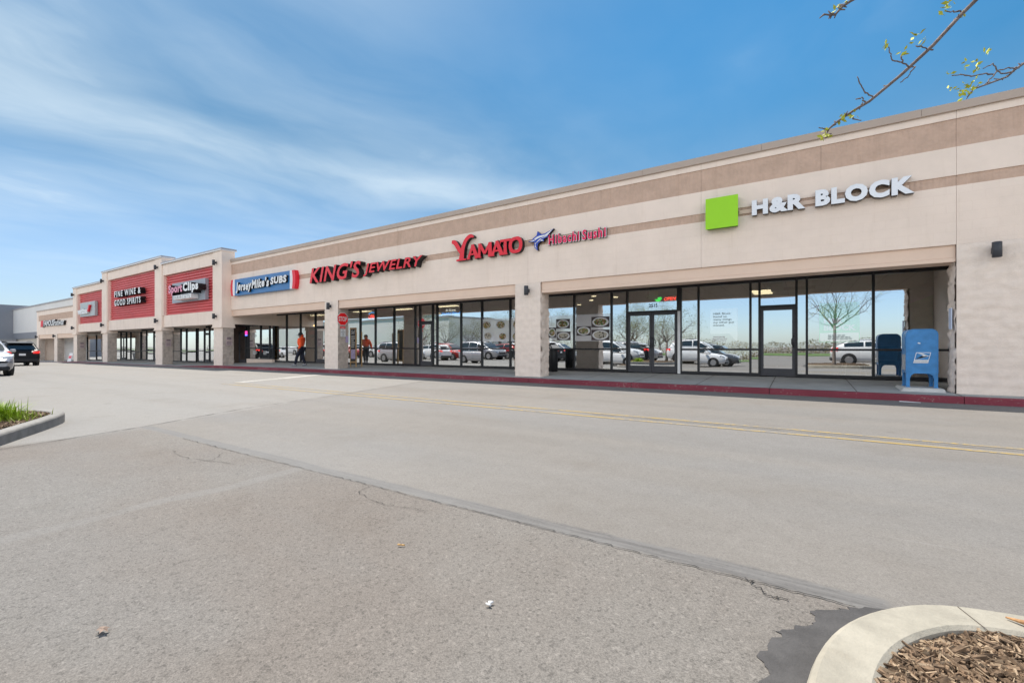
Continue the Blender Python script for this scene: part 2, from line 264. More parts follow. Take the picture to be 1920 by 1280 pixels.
# ------------------------------------------------------------------ helpers
ORG = {}
class MB:
    def __init__(s): s.bm = bmesh.new(); s.mi = 0
    def face(s, pts, mi=None):
        vs_ = [s.bm.verts.new(p) for p in pts]
        try: f = s.bm.faces.new(vs_)
        except ValueError: return None
        f.material_index = s.mi if mi is None else mi; return f
    def box(s, x0, x1, y0, y1, z0, z1, mi=None):
        if x0 > x1: x0, x1 = x1, x0
        if y0 > y1: y0, y1 = y1, y0
        if z0 > z1: z0, z1 = z1, z0
        v = [s.bm.verts.new(p) for p in ((x0,y0,z0),(x1,y0,z0),(x1,y1,z0),(x0,y1,z0),(x0,y0,z1),(x1,y0,z1),(x1,y1,z1),(x0,y1,z1))]
        for q in ((0,3,2,1),(4,5,6,7),(0,1,5,4),(1,2,6,5),(2,3,7,6),(3,0,4,7)):
            f = s.bm.faces.new([v[i] for i in q]); f.material_index = s.mi if mi is None else mi
        return s
    def hexa(s, pts, mi=None):      # 8 arbitrary corners, same order as box
        v = [s.bm.verts.new(p) for p in pts]
        for q in ((0,3,2,1),(4,5,6,7),(0,1,5,4),(1,2,6,5),(2,3,7,6),(3,0,4,7)):
            f = s.bm.faces.new([v[i] for i in q]); f.material_index = s.mi if mi is None else mi
        return s
    def prism_xz(s, poly, y0, y1, mi=None, side=None):      # polygon in x,z extruded along y; y0 is the front
        n = len(poly); a = [s.bm.verts.new((p[0], y0, p[1])) for p in poly]; b = [s.bm.verts.new((p[0], y1, p[1])) for p in poly]
        mi = s.mi if mi is None else mi
        area = sum(poly[i][0]*poly[(i+1)%n][1]-poly[(i+1)%n][0]*poly[i][1] for i in range(n))
        if area < 0: a.reverse(); b.reverse()
        s.bm.faces.new(a).material_index = mi; s.bm.faces.new(list(reversed(b))).material_index = mi if side is None else side
        for i in range(n):
            s.bm.faces.new((a[i], b[i], b[(i+1)%n], a[(i+1)%n])).material_index = mi if side is None else side
        return s
    def prism_xy(s, poly, z0, z1, mi=None):
        n = len(poly); mi = s.mi if mi is None else mi
        area = sum(poly[i][0]*poly[(i+1)%n][1]-poly[(i+1)%n][0]*poly[i][1] for i in range(n))
        if area < 0: poly = list(reversed(poly))
        a = [s.bm.verts.new((p[0], p[1], z0)) for p in poly]; b = [s.bm.verts.new((p[0], p[1], z1)) for p in poly]
        s.bm.faces.new(list(reversed(a))).material_index = mi; s.bm.faces.new(b).material_index = mi
        for i in range(n): s.bm.faces.new((a[i], a[(i+1)%n], b[(i+1)%n], b[i])).material_index = mi
        return s
    def tube(s, pts, rad, n=6, mi=None, cap=True):
        pts = [Vector(p) for p in pts]; rs = rad if isinstance(rad, (list, tuple)) else [rad]*len(pts)
        rings = []; up = Vector((0.13, 0.21, 0.97)); mi = s.mi if mi is None else mi
        for i, p in enumerate(pts):
            d = (pts[min(i+1, len(pts)-1)] - pts[max(i-1, 0)])
            d = d.normalized() if d.length > 1e-9 else Vector((0,0,1))
            u = d.cross(up if abs(d.dot(up)) < 0.95 else Vector((1,0,0))).normalized(); w = d.cross(u)
            rings.append([s.bm.verts.new(p + (u*math.cos(2*math.pi*k/n) + w*math.sin(2*math.pi*k/n))*rs[i]) for k in range(n)])
        for a, b in zip(rings, rings[1:]):
            for k in range(n):
                f = s.bm.faces.new((a[k], a[(k+1)%n], b[(k+1)%n], b[k])); f.material_index = mi; f.smooth = True
        if cap:
            s.bm.faces.new(list(reversed(rings[0]))).material_index = mi; s.bm.faces.new(rings[-1]).material_index = mi
        return s
    def cyl(s, p0, p1, r, n=16, mi=None): return s.tube([p0, p1], r, n, mi)
    def grid(s, fn, nu, nv, mi=None, smooth=True):
        g = [[s.bm.verts.new(fn(i/nu, j/nv)) for j in range(nv+1)] for i in range(nu+1)]
        for i in range(nu):
            for j in range(nv):
                f = s.bm.faces.new((g[i][j], g[i+1][j], g[i+1][j+1], g[i][j+1])); f.material_index = s.mi if mi is None else mi; f.smooth = smooth
        return s
    def build(s, name, mats, parent=None, flat=None, bevel=0):
        if bevel:
            bmesh.ops.bevel(s.bm, geom=[e for e in s.bm.edges], offset=bevel, segments=1, affect='EDGES', clamp_overlap=True)
        me = bpy.data.meshes.new(name); s.bm.to_mesh(me); s.bm.free()
        for m in (mats if isinstance(mats, (list, tuple)) else [mats]): me.materials.append(m)
        o = bpy.data.objects.new(name, me); COL.objects.link(o)
        if parent:
            o.parent = parent; og = ORG.get(parent.name)
            if og is not None: me.transform(Matrix.Translation(-og)); ORG[o.name] = og
        elif len(me.vertices):
            xs = [v.co.x for v in me.vertices]; ys = [v.co.y for v in me.vertices]; zs = [v.co.z for v in me.vertices]
            c = Vector(((min(xs)+max(xs))/2, (min(ys)+max(ys))/2, min(zs))); me.transform(Matrix.Translation(-c)); o.location = c; ORG[o.name] = c
        return o
def tag(o, label=None, cat=None, group=None, kind=None):
    if label: o['label'] = label
    if cat: o['category'] = cat
    if group: o['group'] = group
    if kind: o['kind'] = kind
    return o
def thing(name, label, cat, loc=(0,0,0), group=None, world=True, rz=0):
    o = bpy.data.objects.new(name, None); COL.objects.link(o); o.location = loc; o.empty_display_size = 0.3; o.rotation_euler = (0,0,rz)
    if world: ORG[o.name] = Vector(loc)
    return tag(o, label, cat, group)
def struct(name, mb, m): return tag(mb.build(name, m), kind='structure')
def copy_tree(o, parent=None):
    c = o.copy(); COL.objects.link(c)
    if parent: c.parent = parent
    for ch in [k for k in o.children]: copy_tree(ch, c)
    return c
GZ = ((-110,-0.6),(-65,-0.42),(-57,-0.28),(-48,-0.18),(-38,-0.12),(-30,-0.08),(-20,-0.05),(0,0.0))
def gz(x):
    if x <= GZ[0][0]: return GZ[0][1]
    for (a, za), (b, zb) in zip(GZ, GZ[1:]):
        if x <= b: return za + (zb-za)*(x-a)/(b-a)
    return 0.0
def lin(t, pts):
    if t <= pts[0][0]: return pts[0][1]
    for (a, va), (b, vb) in zip(pts, pts[1:]):
        if t <= b: return va + (vb-va)*(t-a)/(b-a)
    return pts[-1][1]
def kerb_h(x): return lin(x, ((-60,0.012),(-56,0.07),(-48,0.07),(-45,0.015),(-33.5,0.015),(-28.5,0.14)))
def walk_z(x, y): return gz(x) + kerb_h(x) + max(0, min(1, (y-12.5)/3.35))*0.11

# text: glyph outlines of the built-in font turned into raised letters facing -Y
def glyphs(text, offset=0.0, shear=0.0, spacing=1.0, line=1.0, align='LEFT'):
    c = bpy.data.curves.new('lettering', 'FONT'); c.body = text; c.extrude = 0.0; c.offset = offset; c.shear = shear; c.space_character = spacing; c.space_line = line; c.align_x = align; c.resolution_u = 3
    o = bpy.data.objects.new('lettering', c); me = o.to_mesh()
    bm = bmesh.new(); bm.from_mesh(me); o.to_mesh_clear(); bpy.data.objects.remove(o); bpy.data.curves.remove(c)
    bmesh.ops.remove_doubles(bm, verts=bm.verts, dist=1e-5); return bm
def islands(bm):
    seen = set(); out = []
    for f in bm.faces:
        if f in seen: continue
        st = [f]; seen.add(f); comp = []
        while st:
            g = st.pop(); comp.append(g)
            for v in g.verts:
                for h in v.link_faces:
                    if h not in seen: seen.add(h); st.append(h)
        xs = [v.co.x for g in comp for v in g.verts]; out.append([min(xs), max(xs), comp])
    out.sort(key=lambda c: c[0]); mer = []
    for c in out:
        if mer:
            p = mer[-1]; ov = min(p[1], c[1]) - max(p[0], c[0])
            if ov > 0.55 * min(p[1]-p[0], c[1]-c[0]): p[0] = min(p[0], c[0]); p[1] = max(p[1], c[1]); p[2] += c[2]; continue
        mer.append(c)
    return mer
def letters(parent, text, x0, x1, z0, z1, yf, depth, face, side, offset=0.0, shear=0.0, spacing=1.0, split=True, name='letter', line=1.0, align='LEFT', label=None, plane='y', jitter=0):
    """raised letters fitted into the rectangle x0..x1, z0..z1, fronts at y = yf, standing off depth"""
    bm = glyphs(text, offset, shear, spacing, line, align)
    xs = [v.co.x for v in bm.verts]; ys = [v.co.y for v in bm.verts]
    sx = (x1-x0)/(max(xs)-min(xs)); sz = (z1-z0)/(max(ys)-min(ys)); mx, my = min(xs), min(ys)
    groups = islands(bm) if split else [[0, 0, list(bm.faces)]]
    res = []
    for gi, g in enumerate(groups):
        mb = MB(); vm = {}
        dz = (rng.random()-0.5)*jitter
        def P(v, y):
            a, b = x0 + (v.co.x-mx)*sx, z0 + (v.co.y-my)*sz + dz
            return (a, y, b) if plane == 'y' else (y, a, b)
        def gv(v, k):
            if (v, k) not in vm: vm[(v, k)] = mb.bm.verts.new(P(v, yf if k == 0 else yf+depth))
            return vm[(v, k)]
        fs = set(g[2])
        for f in g[2]:
            try: mb.bm.faces.new([gv(v, 0) for v in f.verts]).material_index = 0
            except ValueError: pass
        if depth:
            for f in g[2]:
                for l in f.loops:
                    if sum(1 for q in l.edge.link_faces if q in fs) == 1:
                        a, b = l.vert, l.link_loop_next.vert
                        try: mb.bm.faces.new((gv(b,0), gv(a,0), gv(a,1), gv(b,1))).material_index = 1
                        except ValueError: pass
        o = mb.build(name, [face, side], parent); 
        if label: o['label'] = label
        res.append(o)
    bm.free(); return res
def flat_text(parent, text, x0, x1, z0, z1, y, m, **kw):
    return letters(parent, text, x0, x1, z0, z1, y, 0, m, m, split=False, **kw)[0]

# ------------------------------------------------------------------ ground, road, kerbs, walk
g = MB(); gx = [-900,-110,-65,-57,-48,-38,-30,-20,0,900]; gy = [-900,-60,0,12,30,900]
for a, b in zip(gx, gx[1:]):
    for c, d in zip(gy, gy[1:]): g.face([(a,c,gz(a)),(b,c,gz(b)),(b,d,gz(b)),(a,d,gz(a))])
bmesh.ops.remove_doubles(g.bm, verts=g.bm.verts, dist=1e-4)
gm = bpy.data.meshes.new('ground'); g.bm.to_mesh(gm); g.bm.free(); gm.materials.append(ASPH)
ground = bpy.data.objects.new('ground', gm); COL.objects.link(ground); tag(ground, kind='structure')

def strip(mb, pts, half, z, jag=0.0, sub=1, seed=0):
    """a strip of paint or sealer following pts, with an uneven edge"""
    r = random.Random(seed); P = []
    for (a, b) in zip(pts, pts[1:]):
        for k in range(sub): P.append(tuple(a[i]+(b[i]-a[i])*k/sub for i in (0,1)))
    P.append(pts[-1]); prev = None
    for i, p in enumerate(P):
        q = P[min(i+1, len(P)-1)]; o = P[max(i-1, 0)]; dx, dy = q[0]-o[0], q[1]-o[1]; l = math.hypot(dx, dy) or 1
        nx, ny = -dy/l, dx/l; h1 = half*(1+(r.random()-0.5)*jag*2); h2 = half*(1+(r.random()-0.5)*jag*2)
        a = mb.bm.verts.new((p[0]+nx*h1, p[1]+ny*h1, gz(p[0])+z)); b = mb.bm.verts.new((p[0]-nx*h2, p[1]-ny*h2, gz(p[0])+z))
        if prev: mb.bm.faces.new((prev[1], b, a, prev[0]))
        prev = (a, b)
m = MB()
for y in (6.93, 7.31): strip(m, [(-15.6,y),(0,y),(40,y)], 0.045, 0.004)
struct('road_marking', m, YELLOW)
m = MB(); strip(m, [(-15.75,7.5),(-17.2,11.4)], 0.22, 0.004); struct('road_marking', m, STOPBAR)
m = MB(); pe = [(-0.13,-1.5),(-0.15,0.6),(-0.16,1.2),(-0.15,1.6),(-0.105,1.80),(-0.125,1.92),(-0.08,2.06),(-0.03,2.16),(0.05,2.24),(0.04,2.33),(0.16,2.44),(0.31,2.53)]
pj_ = [pe[0]]; rp = random.Random(2)
for a, b in zip(pe, pe[1:]):
    for q in range(1, 9):
        u_ = q/8; w_ = .012 if a[1] > 1 else 0; pj_.append((a[0]+(b[0]-a[0])*u_+rp.gauss(0, w_*.5)+w_*2.2*mnoise.noise(Vector(((a[0]+(b[0]-a[0])*u_)*23, (a[1]+(b[1]-a[1])*u_)*23, 1))), a[1]+(b[1]-a[1])*u_+rp.gauss(0, w_*.4)))
m.prism_xy(pj_ + [(0.5,2.55),(0.8,2.56),(0.8,2.3),(0.2,1.5),(0.2,-1.5)], 0.001, 0.004)
struct('road_patch', m, PATCH)
def crackline(mb, pts, half, seed, sub=10, wob=0.03):
    r = random.Random(seed); P = []
    for (a, b) in zip(pts, pts[1:]):
        for k in range(sub): P.append((a[0]+(b[0]-a[0])*k/sub+(r.random()-.5)*wob, a[1]+(b[1]-a[1])*k/sub+(r.random()-.5)*wob))
    P.append(pts[-1]); strip(mb, P, half, 0.007, 0.8, 1, seed)
m = MB()
crackline(m, [(-6.6,2.47),(-5.4,2.465),(-3.4,2.475),(-2.1,2.47),(-1.2,2.475),(-0.5,2.47),(0.2,2.47)], 0.0026, 11, 26, 0.02)
crackline(m, [(-5.3,2.36),(-5.05,2.15),(-5.15,1.95)], 0.0018, 12, 8, 0.05)
crackline(m, [(-5.9,2.1),(-5.3,2.05),(-4.7,2.2)], 0.002, 13, 8, 0.05)
crackline(m, [(-3.0,2.44),(-2.95,2.3),(-2.6,2.22),(-2.2,2.3)], 0.0018, 14, 8, 0.04)
crackline(m, [(-0.25,2.5),(-0.18,2.42),(-0.12,2.36),(-0.05,2.37)], 0.0028, 15, 7, 0.03)
crackline(m, [(-7.63,1.07),(-8.08,2.54),(-8.82,4.23),(-9.3,6.1),(-10.9,11.4)], 0.007, 16, 20, 0.02)
crackline(m, [(-3,7.13),(6,7.12),(20,7.12)], 0.006, 17, 60, 0.015)
struct('road_crack', m, CRACK)

# kerb along the shops (red paint), sloping concrete walk behind it
def kerb_y(x): return lin(x, ((-60,11.9),(-36,12.0),(-29,12.3),(-24,12.46)))
XS = [-75,-66,-60,-57,-56,-52,-48,-46,-45,-42,-39,-36,-33.5,-31,-29.5,-28.5,-26,-23,-20,-16,-12,-8.05]
JX = [2.75-1.7*k for k in range(16)]
k = MB(); w = MB(); wj = MB()
xs = sorted(set(XS + [2.75-3.4*k_ for k_ in range(8)] + [6.15, 9.55, 16, 24]))
def kerb_seg(mb, a, b, gap):
    a += gap; b -= gap
    prof = lambda x: [(kerb_y(x), gz(x)-0.1), (kerb_y(x), gz(x)+kerb_h(x)-min(0.015,kerb_h(x)*.4)), (kerb_y(x)+0.015, gz(x)+kerb_h(x)), (kerb_y(x)+0.155, gz(x)+kerb_h(x)+0.001), (kerb_y(x)+0.155, gz(x)-0.1)]
    pa = [(a,)+p for p in prof(a)]; pb = [(b,)+p for p in prof(b)]
    for i in range(4): mb.face([pa[i], pb[i], pb[i+1], pa[i+1]])
    mb.face(list(reversed(pa))); mb.face(pb)
for a, b in zip(xs, xs[1:]): kerb_seg(k, a, b, 0.006 if a > -14 else 0.0)
struct('kerb', k, REDKERB)
for a, b in zip(xs, xs[1:]):
    ya = kerb_y(a)+0.157; yb = kerb_y(b)+0.157
    w.face([(a,ya,walk_z(a,ya)),(b,yb,walk_z(b,yb)),(b,13.5,walk_z(b,13.5)),(a,13.5,walk_z(a,13.5))])
    w.face([(a,13.5,walk_z(a,13.5)),(b,13.5,walk_z(b,13.5)),(b,16.5,walk_z(b,15.85)),(a,16.5,walk_z(a,15.85))])
struct('sidewalk', w, CONC)
for x in JX:
    for (y0, y1) in ((12.62, 13.5), (13.5, 15.8)):
        wj.face([(x-.008,y0,walk_z(x,y0)+.004),(x+.008,y0,walk_z(x,y0)+.004),(x+.008,y1,walk_z(x,y1)+.004),(x-.008,y1,walk_z(x,y1)+.004)])
for a in (-28,-20,-12,-4): wj.face([(a,14.3,walk_z(a,14.3)+.004),(a+8,14.3,walk_z(a+8,14.3)+.004),(a+8,14.315,walk_z(a+8,14.315)+.004),(a,14.315,walk_z(a,14.315)+.004)])
struct('sidewalk_joint', wj, JOINT)

# planting islands
def offset_poly(pts, d):
    out = []
    for i in range(len(pts)):
        a = Vector(pts[max(i-1,0)]); b = Vector(pts[i]); c = Vector(pts[min(i+1,len(pts)-1)])
        t = (c-a).normalized(); out.append((b.x - t.y*d, b.y + t.x*d))     # to the left of travel
    return out
def smooth(pts, n=2):
    for _ in range(n):
        o = [pts[0]]
        for a, b in zip(pts, pts[1:]): o += [(a[0]*.75+b[0]*.25, a[1]*.75+b[1]*.25), (a[0]*.25+b[0]*.75, a[1]*.25+b[1]*.75)]
        pts = o + [pts[-1]]
    return pts
def island_kerb(outer, width, h, z0=0.0):
    """outer goes clockwise round the bed; kerb section with eased edges; returns the kerb mesh builder and the bed outline"""
    mb = MB(); prof = [(0.0,-0.1),(0.0,h-0.03),(0.008,h-0.012),(0.025,h),(width-0.02,h),(width-0.005,h-0.01),(width,h-0.03),(width,-0.1)]
    rings = [[(p[0],p[1],z0+z) for p in offset_poly(outer, -d)] for d, z in prof]
    vv = [[mb.bm.verts.new(p) for p in r] for r in rings]
    for a, b in zip(vv, vv[1:]):
        for i in range(len(a)-1): mb.bm.faces.new((a[i], a[i+1], b[i+1], b[i])).smooth = False
    return mb, offset_poly(outer, -width)
def chips(n, poly, zf, sizes, seed, keep=lambda x, y: 1.0):
    r = random.Random(seed); mb = MB(); xs_ = [p[0] for p in poly]; ys_ = [p[1] for p in poly]
    def inside(x, y):
        c = False
        for i in range(len(poly)):
            x1, y1 = poly[i]; x2, y2 = poly[i-1]
            if (y1 > y) != (y2 > y) and x < (x2-x1)*(y-y1)/(y2-y1)+x1: c = not c
        return c
    made = 0
    while made < n:
        x = r.uniform(min(xs_), max(xs_)); y = r.uniform(min(ys_), max(ys_))
        if r.random() > keep(x, y) or not inside(x, y): continue
        made += 1; L = r.uniform(*sizes)*(1.7 if r.random() < .1 else 1); W = r.uniform(0.06, 0.2)*L if r.random() < .8 else r.uniform(.2,.45)*L; W = min(W, .016); T = r.uniform(.0015, .006)
        M_ = Matrix.Translation((x, y, zf(x, y)+r.uniform(0, 0.014))) @ Matrix.Rotation(r.uniform(0, 6.28), 4, 'Z') @ Matrix.Rotation(r.gauss(0, .28), 4, 'Y') @ Matrix.Rotation(r.gauss(0, .4), 4, 'X')
        sk = r.uniform(-.3, .3)*W
        pts = [M_ @ Vector(p) for p in ((-L/2,-W/2,-T),(L/2,-W/2*.6+sk,-T),(L/2,W/2*.6+sk,-T),(-L/2,W/2,-T),(-L/2,-W/2,T),(L/2,-W/2*.6+sk,T),(L/2,W/2*.6+sk,T),(-L/2,W/2,T))]
        mb.hexa(pts, mi=0 if r.random() < .72 else 1)
    return mb
RI = smooth([(0.03,-1.6),(0.0,0.4),(-0.01,1.35),(0.015,1.69),(0.09,1.965),(0.225,2.195),(0.41,2.375),(0.68,2.455),(1.0,2.49),(1.7,2.51),(2.6,2.45),(3.1,2.15),(3.3,1.6),(3.3,-1.6)], 2)
mb, bed = island_kerb(RI, 0.17, 0.15); struct('kerb', mb, KCONC)
m = MB(); m.prism_xy([(0.503,2.372),(0.506,2.373),(0.552,2.235),(0.549,2.234)], 0.1512, 0.1522); struct('kerb_joint', m, JOINT)
m = MB(); m.prism_xy(bed + [(3.1,-1.6),(0.2,-1.6)], 0.0, 0.122); tag(m.build('mulch_bed', SOIL), kind='structure')
bump_ = lambda x, y: 0.124 + 0.02*mnoise.noise(Vector((x*3, y*3, 0))) + 0.03*min(1, max(0, (x-.3)))
tag(chips(19000, bed, bump_, (0.007, 0.046), 5, lambda x, y: 1.0 if (y > 1.1 and x < 1.6) else 0.03).build('mulch', [MULCH, MULCH2]), kind='stuff')
LI = smooth([(-11.1,-2.5),(-11.05,0.6),(-10.95,1.35),(-10.72,1.80),(-10.4,2.0),(-10.0,2.09),(-9.6,2.03),(-9.0,1.73),(-8.4,1.38),(-7.87,1.09),(-7.4,0.7),(-7.2,0.0),(-7.15,-2.5)], 2)
mb, bed2 = island_kerb(LI, 0.16, 0.15, gz(-9.3)); struct('kerb', mb, mat('weathered_kerb_concrete', (0.25,0.24,0.225), 0.85, 0.15, 6, 0.2, 80))
m = MB(); m.prism_xy(bed2 + [(-7.3,-2.5),(-10.9,-2.5)], gz(-9.3), gz(-9.3)+0.12); tag(m.build('mulch_bed', SOIL), kind='structure')
tag(chips(5200, bed2, lambda x, y: gz(-9.3)+0.122+0.05*min(1,max(0,(1.9-y)*.8)), (0.03, 0.09), 6, lambda x, y: 1.0 if y > 0.4 else 0.1).build('mulch', [MULCH, MULCH2]), kind='stuff')

# ------------------------------------------------------------------ buildings
def rough_face(mb, o, ux, uz, nrm, w, h, amp, res=0.055, seed=0, bw=0.4, bh=0.2, edge=0.0, mi=None):
    """split-face block: a displaced grid from corner o along ux (width w) and uz (height h)"""
    o, ux, uz, nrm = Vector(o), Vector(ux), Vector(uz), Vector(nrm); nu, nv = max(2, round(w/res)), max(2, round(h/res))
    def fn(u, v):
        a, b = u*w, v*h; row = int(b/bh); aa = a + (bw/2 if row % 2 else 0); cx, cz = aa/bw % 1, b/bh % 1
        m_ = min(min(cx,1-cx)*bw, min(cz,1-cz)*bh)
        bl = mnoise.noise(Vector((int(aa/bw)*7.3+seed, row*3.7, seed*1.7)))
        d = amp*(0.45+0.35*bl+0.8*mnoise.noise(Vector((a*6+seed, b*6, seed)))+0.35*mnoise.noise(Vector((a*19, b*19+seed, 0)))) * min(1, m_/0.035+0.15)
        if edge and (u < 1e-6 or u > 1-1e-6): d *= edge
        return o + ux*a + uz*b + nrm*max(d, 0.0)
    mb.grid(fn, nu, nv, mi)
def storefront(parent, Y, edges, z0f, z1, rail, zhead=None, kinds=None, tw=0.03, glassm=None):
    """one window (frame > pane) per bay, or a door with transom; edges are bay limits along x"""
    glassm = glassm or GLASS; out = []
    for i, (a, b) in enumerate(zip(edges, edges[1:])):
        kd = (kinds or {}).get(i, 'w'); a2, b2 = a+.001, b-.001; z0 = z0f((a+b)/2); f = MB(); y0, y1 = Y-.06, Y+.06
        if kd == 'post': f.box(a2, b2, y0-.02, y1, z0, z0+2.12); out.append(f.build('frame_post', WHITE, parent)); f = MB(); f.box(a2, b2, y0, y1, z0+2.121, z1); f.build('mullion', FRAME, parent); continue
        f.box(a2, a2+tw, y0, y1, z0, z1); f.box(b2-tw, b2, y0, y1, z0, z1)
        f.box(a2+tw, b2-tw, y0, y1, z1-.07, z1)
        panes = []
        if kd == 'w':
            f.box(a2+tw, b2-tw, y0, y1, z0, z0+.09); f.box(a2+tw, b2-tw, y0+.01, y1-.01, rail-.03, rail+.03)
            panes = [(z0+.09, rail-.03), (rail+.03, z1-.07)]
        elif kd == 'big':
            f.box(a2+tw, b2-tw, y0, y1, z0, z0+.09); panes = [(z0+.09, z1-.07)]
        else:
            dh = z0+2.12; f.box(a2+tw, b2-tw, y0, y1, dh, dh+.06); panes = [(dh+.06, z1-.07)]
        wo = f.build('window', FRAME, parent)
        for (za, zb) in panes:
            if zb - za > .03:
                q_ = [rng.uniform(-.005,.005) for _ in range(3)]; p = MB(); p.face([(a2+tw,Y+q_[0],za),(b2-tw,Y+q_[1],za),(b2-tw,Y+q_[1]+q_[2]-q_[0],zb),(a2+tw,Y+q_[2],zb)]); p.build('pane', glassm, wo)
        if kd in ('d', 'dd'):
            n = 2 if kd == 'dd' else 1; W = (b2-a2-2*tw)/n
            for j in range(n):
                xa = a2+tw+W*j+.004; xb = xa+W-.008; d = MB(); st = .075; da, db = Y-.03, Y+.02; ztop = z0+2.11
                d.box(xa, xa+st, da, db, z0+.01, ztop); d.box(xb-st, xb, da, db, z0+.01, ztop)
                d.box(xa+st, xb-st, da, db, z0+.01, z0+.24); d.box(xa+st, xb-st, da, db, ztop-.09, ztop)
                do = d.build('door', DFRAME, parent); p = MB(); p.face([(xa+st,Y,z0+.24),(xb-st,Y,z0+.24),(xb-st,Y,ztop-.09),(xa+st,Y,ztop-.09)]); p.build('pane', glassm, do)
                hx = (xb-st/2) if (n == 1 or j == 0) else (xa+st/2); s_ = -1 if (n == 1 or j == 0) else 1
                hm = MB(); hm.tube([(hx,da,z0+.88),(hx,da-.07,z0+.9),(hx+s_*.05,da-.07,z0+1.0),(hx+s_*.05,da-.07,z0+1.13),(hx,da-.07,z0+1.23),(hx,da,z0+1.25)], .013, 6)
                hm.box(hx-.025, hx+.025, da-.012, da, z0+.93, z0+1.05); hm.build('handle', FRAME, do)
                if n == 2: 
                    hb = MB(); hb.box(xa+st, xb-st, db+.003, db+.04, z0+.97, z0+1.02); hb.build('push_bar', CHROME, do)
        out.append(wo)
    return out
def room(parent, x0, x1, y0, y1, z0, zc, wm, cm, fm=None):
    m = MB(); m.face([(x0,y1,z0),(x1,y1,z0),(x1,y1,zc),(x0,y1,zc)]); m.face([(x0,y0,z0),(x0,y1,z0),(x0,y1,zc),(x0,y0,zc)]); m.face([(x1,y1,z0),(x1,y0,z0),(x1,y0,zc),(x1,y1,zc)]); m.build('interior_wall', wm, parent)
    m = MB(); m.face([(x0,y0,zc),(x0,y1,zc),(x1,y1,zc),(x1,y0,zc)]); m.build('ceiling', cm, parent)
    m = MB(); m.face([(x0,y0,z0),(x1,y0,z0),(x1,y1,z0),(x0,y1,z0)]); m.build('interior_floor', fm or FLOORT, parent)
def grid_ceiling():
    m = bpy.data.materials.new('suspended_ceiling'); m.use_nodes = True; t = m.node_tree; b = t.nodes['Principled BSDF']
    tcn = nd(t, 'ShaderNodeTexCoord'); br = nd(t, 'ShaderNodeTexBrick', {'Vector': tcn.outputs['Object'], 'Scale': 1.0, 'Brick Width': 0.61, 'Row Height': 1.22, 'Mortar Size': 0.012, 'Color1': (.82,.82,.8,1), 'Color2': (.78,.78,.76,1), 'Mortar': (.35,.35,.34,1)}, offset=0.0)
    t.links.new(br.outputs[0], b.inputs['Base Color']); b.inputs['Roughness'].default_value = .9; return m
GCEIL = grid_ceiling()

W = 13.05; G = 15.85
# --- main block
B1 = thing('strip_mall_building', 'long beige block building with tan bands and glass shopfronts set behind square pillars', 'building', (-12, 13.05, 0))
JNT = [-28.3,-23.6,-19.20,-18.19,-13.3,-8.34,-7.33,-2.3,2.76,9.5,16]
def course(name, m_, y, z0, z1, cuts=JNT, gap=.0025):
    mb = MB()
    for a, b in zip(cuts, cuts[1:]): mb.box(a+gap, b-gap, y, y+.25, z0, z1)
    return mb.build(name, m_, B1)
LA = [-28.3,-23.6,-18.19-.5,-13.3,-7.83,-2.3,2.76,9.5,16]
course('wall', WALLS, W, 5.99, 6.18, LA); course('tan_band', BAND, W+.02, 5.39, 5.99, [-28.3,-23.6,-20.3,-18.7,-13.3,-10.6,-7.83,-5.2,-2.3,.4,2.76,5.4,9.5,16])
course('wall', WALLS, W, 4.79, 5.39, LA); course('tan_band', BAND, W+.02, 4.565, 4.79, LA)
course('wall', WALL, W, 3.32, 4.565, LA)
m = MB(); m.box(-28.3, 16, W+.252, W+.55, 2.96, 6.18); m.build('wall', WALLS, B1)
m = MB(); xc = -28.3; rc = random.Random(3)
while xc < 16:
    xe = min(xc+3.05, 16.1); dy, dz = rc.uniform(0, .006), rc.uniform(0, .007); m.box(xc+.003, xe-.003, W-.035-dy, W+.7, 6.18, 6.315+dz); m.box(xc+.003, xe-.003, W-.05-dy, W-.0355-dy, 6.15, 6.32+dz); xc = xe
m.build('parapet_cap', CAPM, B1)
m = MB(); m.box(-28.3, 16, W+.56, 40, 5.75, 5.9); m.box(15.75, 16, W+.56, 40, 0, 5.75); m.box(-28.3, 15.7, 39.7, 40, 0, 5.75); m.build('roof', mat('roof_membrane', (.5,.5,.48), .9), B1)
for (a, b) in ((-28.3,-19.2),(-18.19,-8.34),(-7.33,2.76)):
    m = MB(); m.box(a+.003, b-.003, W+.05, W+.25, 3.05, 3.318); m.box(a+.003, b-.003, W+.035, W+.25, 2.96, 3.045)
    m.box(a+.003, b-.003, W+.2515, W+.56, 2.955, 2.958); m.build('beam', BEAM, B1)
m = MB(); m.box(-33, 16, W+.552, G+.1, 3.42, 3.5); m.build('soffit', SOFF, B1)
for i, (a, b) in enumerate(((-19.20,-18.19),(-8.34,-7.33))):
    zb = gz(a)+.02; m = MB(); m.box(a+.03, b-.03, W+.03, W+.53, zb, 3.318)
    rough_face(m, (a,W,zb), (1,0,0), (0,0,1), (0,-1,0), b-a, 3.318-zb, .018, .045, 3+i, edge=.3)
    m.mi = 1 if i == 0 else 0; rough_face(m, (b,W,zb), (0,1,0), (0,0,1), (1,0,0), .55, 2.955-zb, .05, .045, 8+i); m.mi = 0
    rough_face(m, (a,W+.55,zb), (0,-1,0), (0,0,1), (-1,0,0), .55, 2.955-zb, .05, .045, 12+i)
    rough_face(m, (b,W+.55,zb), (-1,0,0), (0,0,1), (0,1,0), b-a, 2.955-zb, .03, .06, 15+i); m.build('pillar', [ROCK, ROCK_SHADE], B1)
m = MB(); m.box(2.79, 15.9, W+.03, W+.53, .1, 3.318)
rough_face(m, (2.76,W,.1), (1,0,0), (0,0,1), (0,-1,0), 5.2, 3.218, .026, .04, 21, edge=.3)
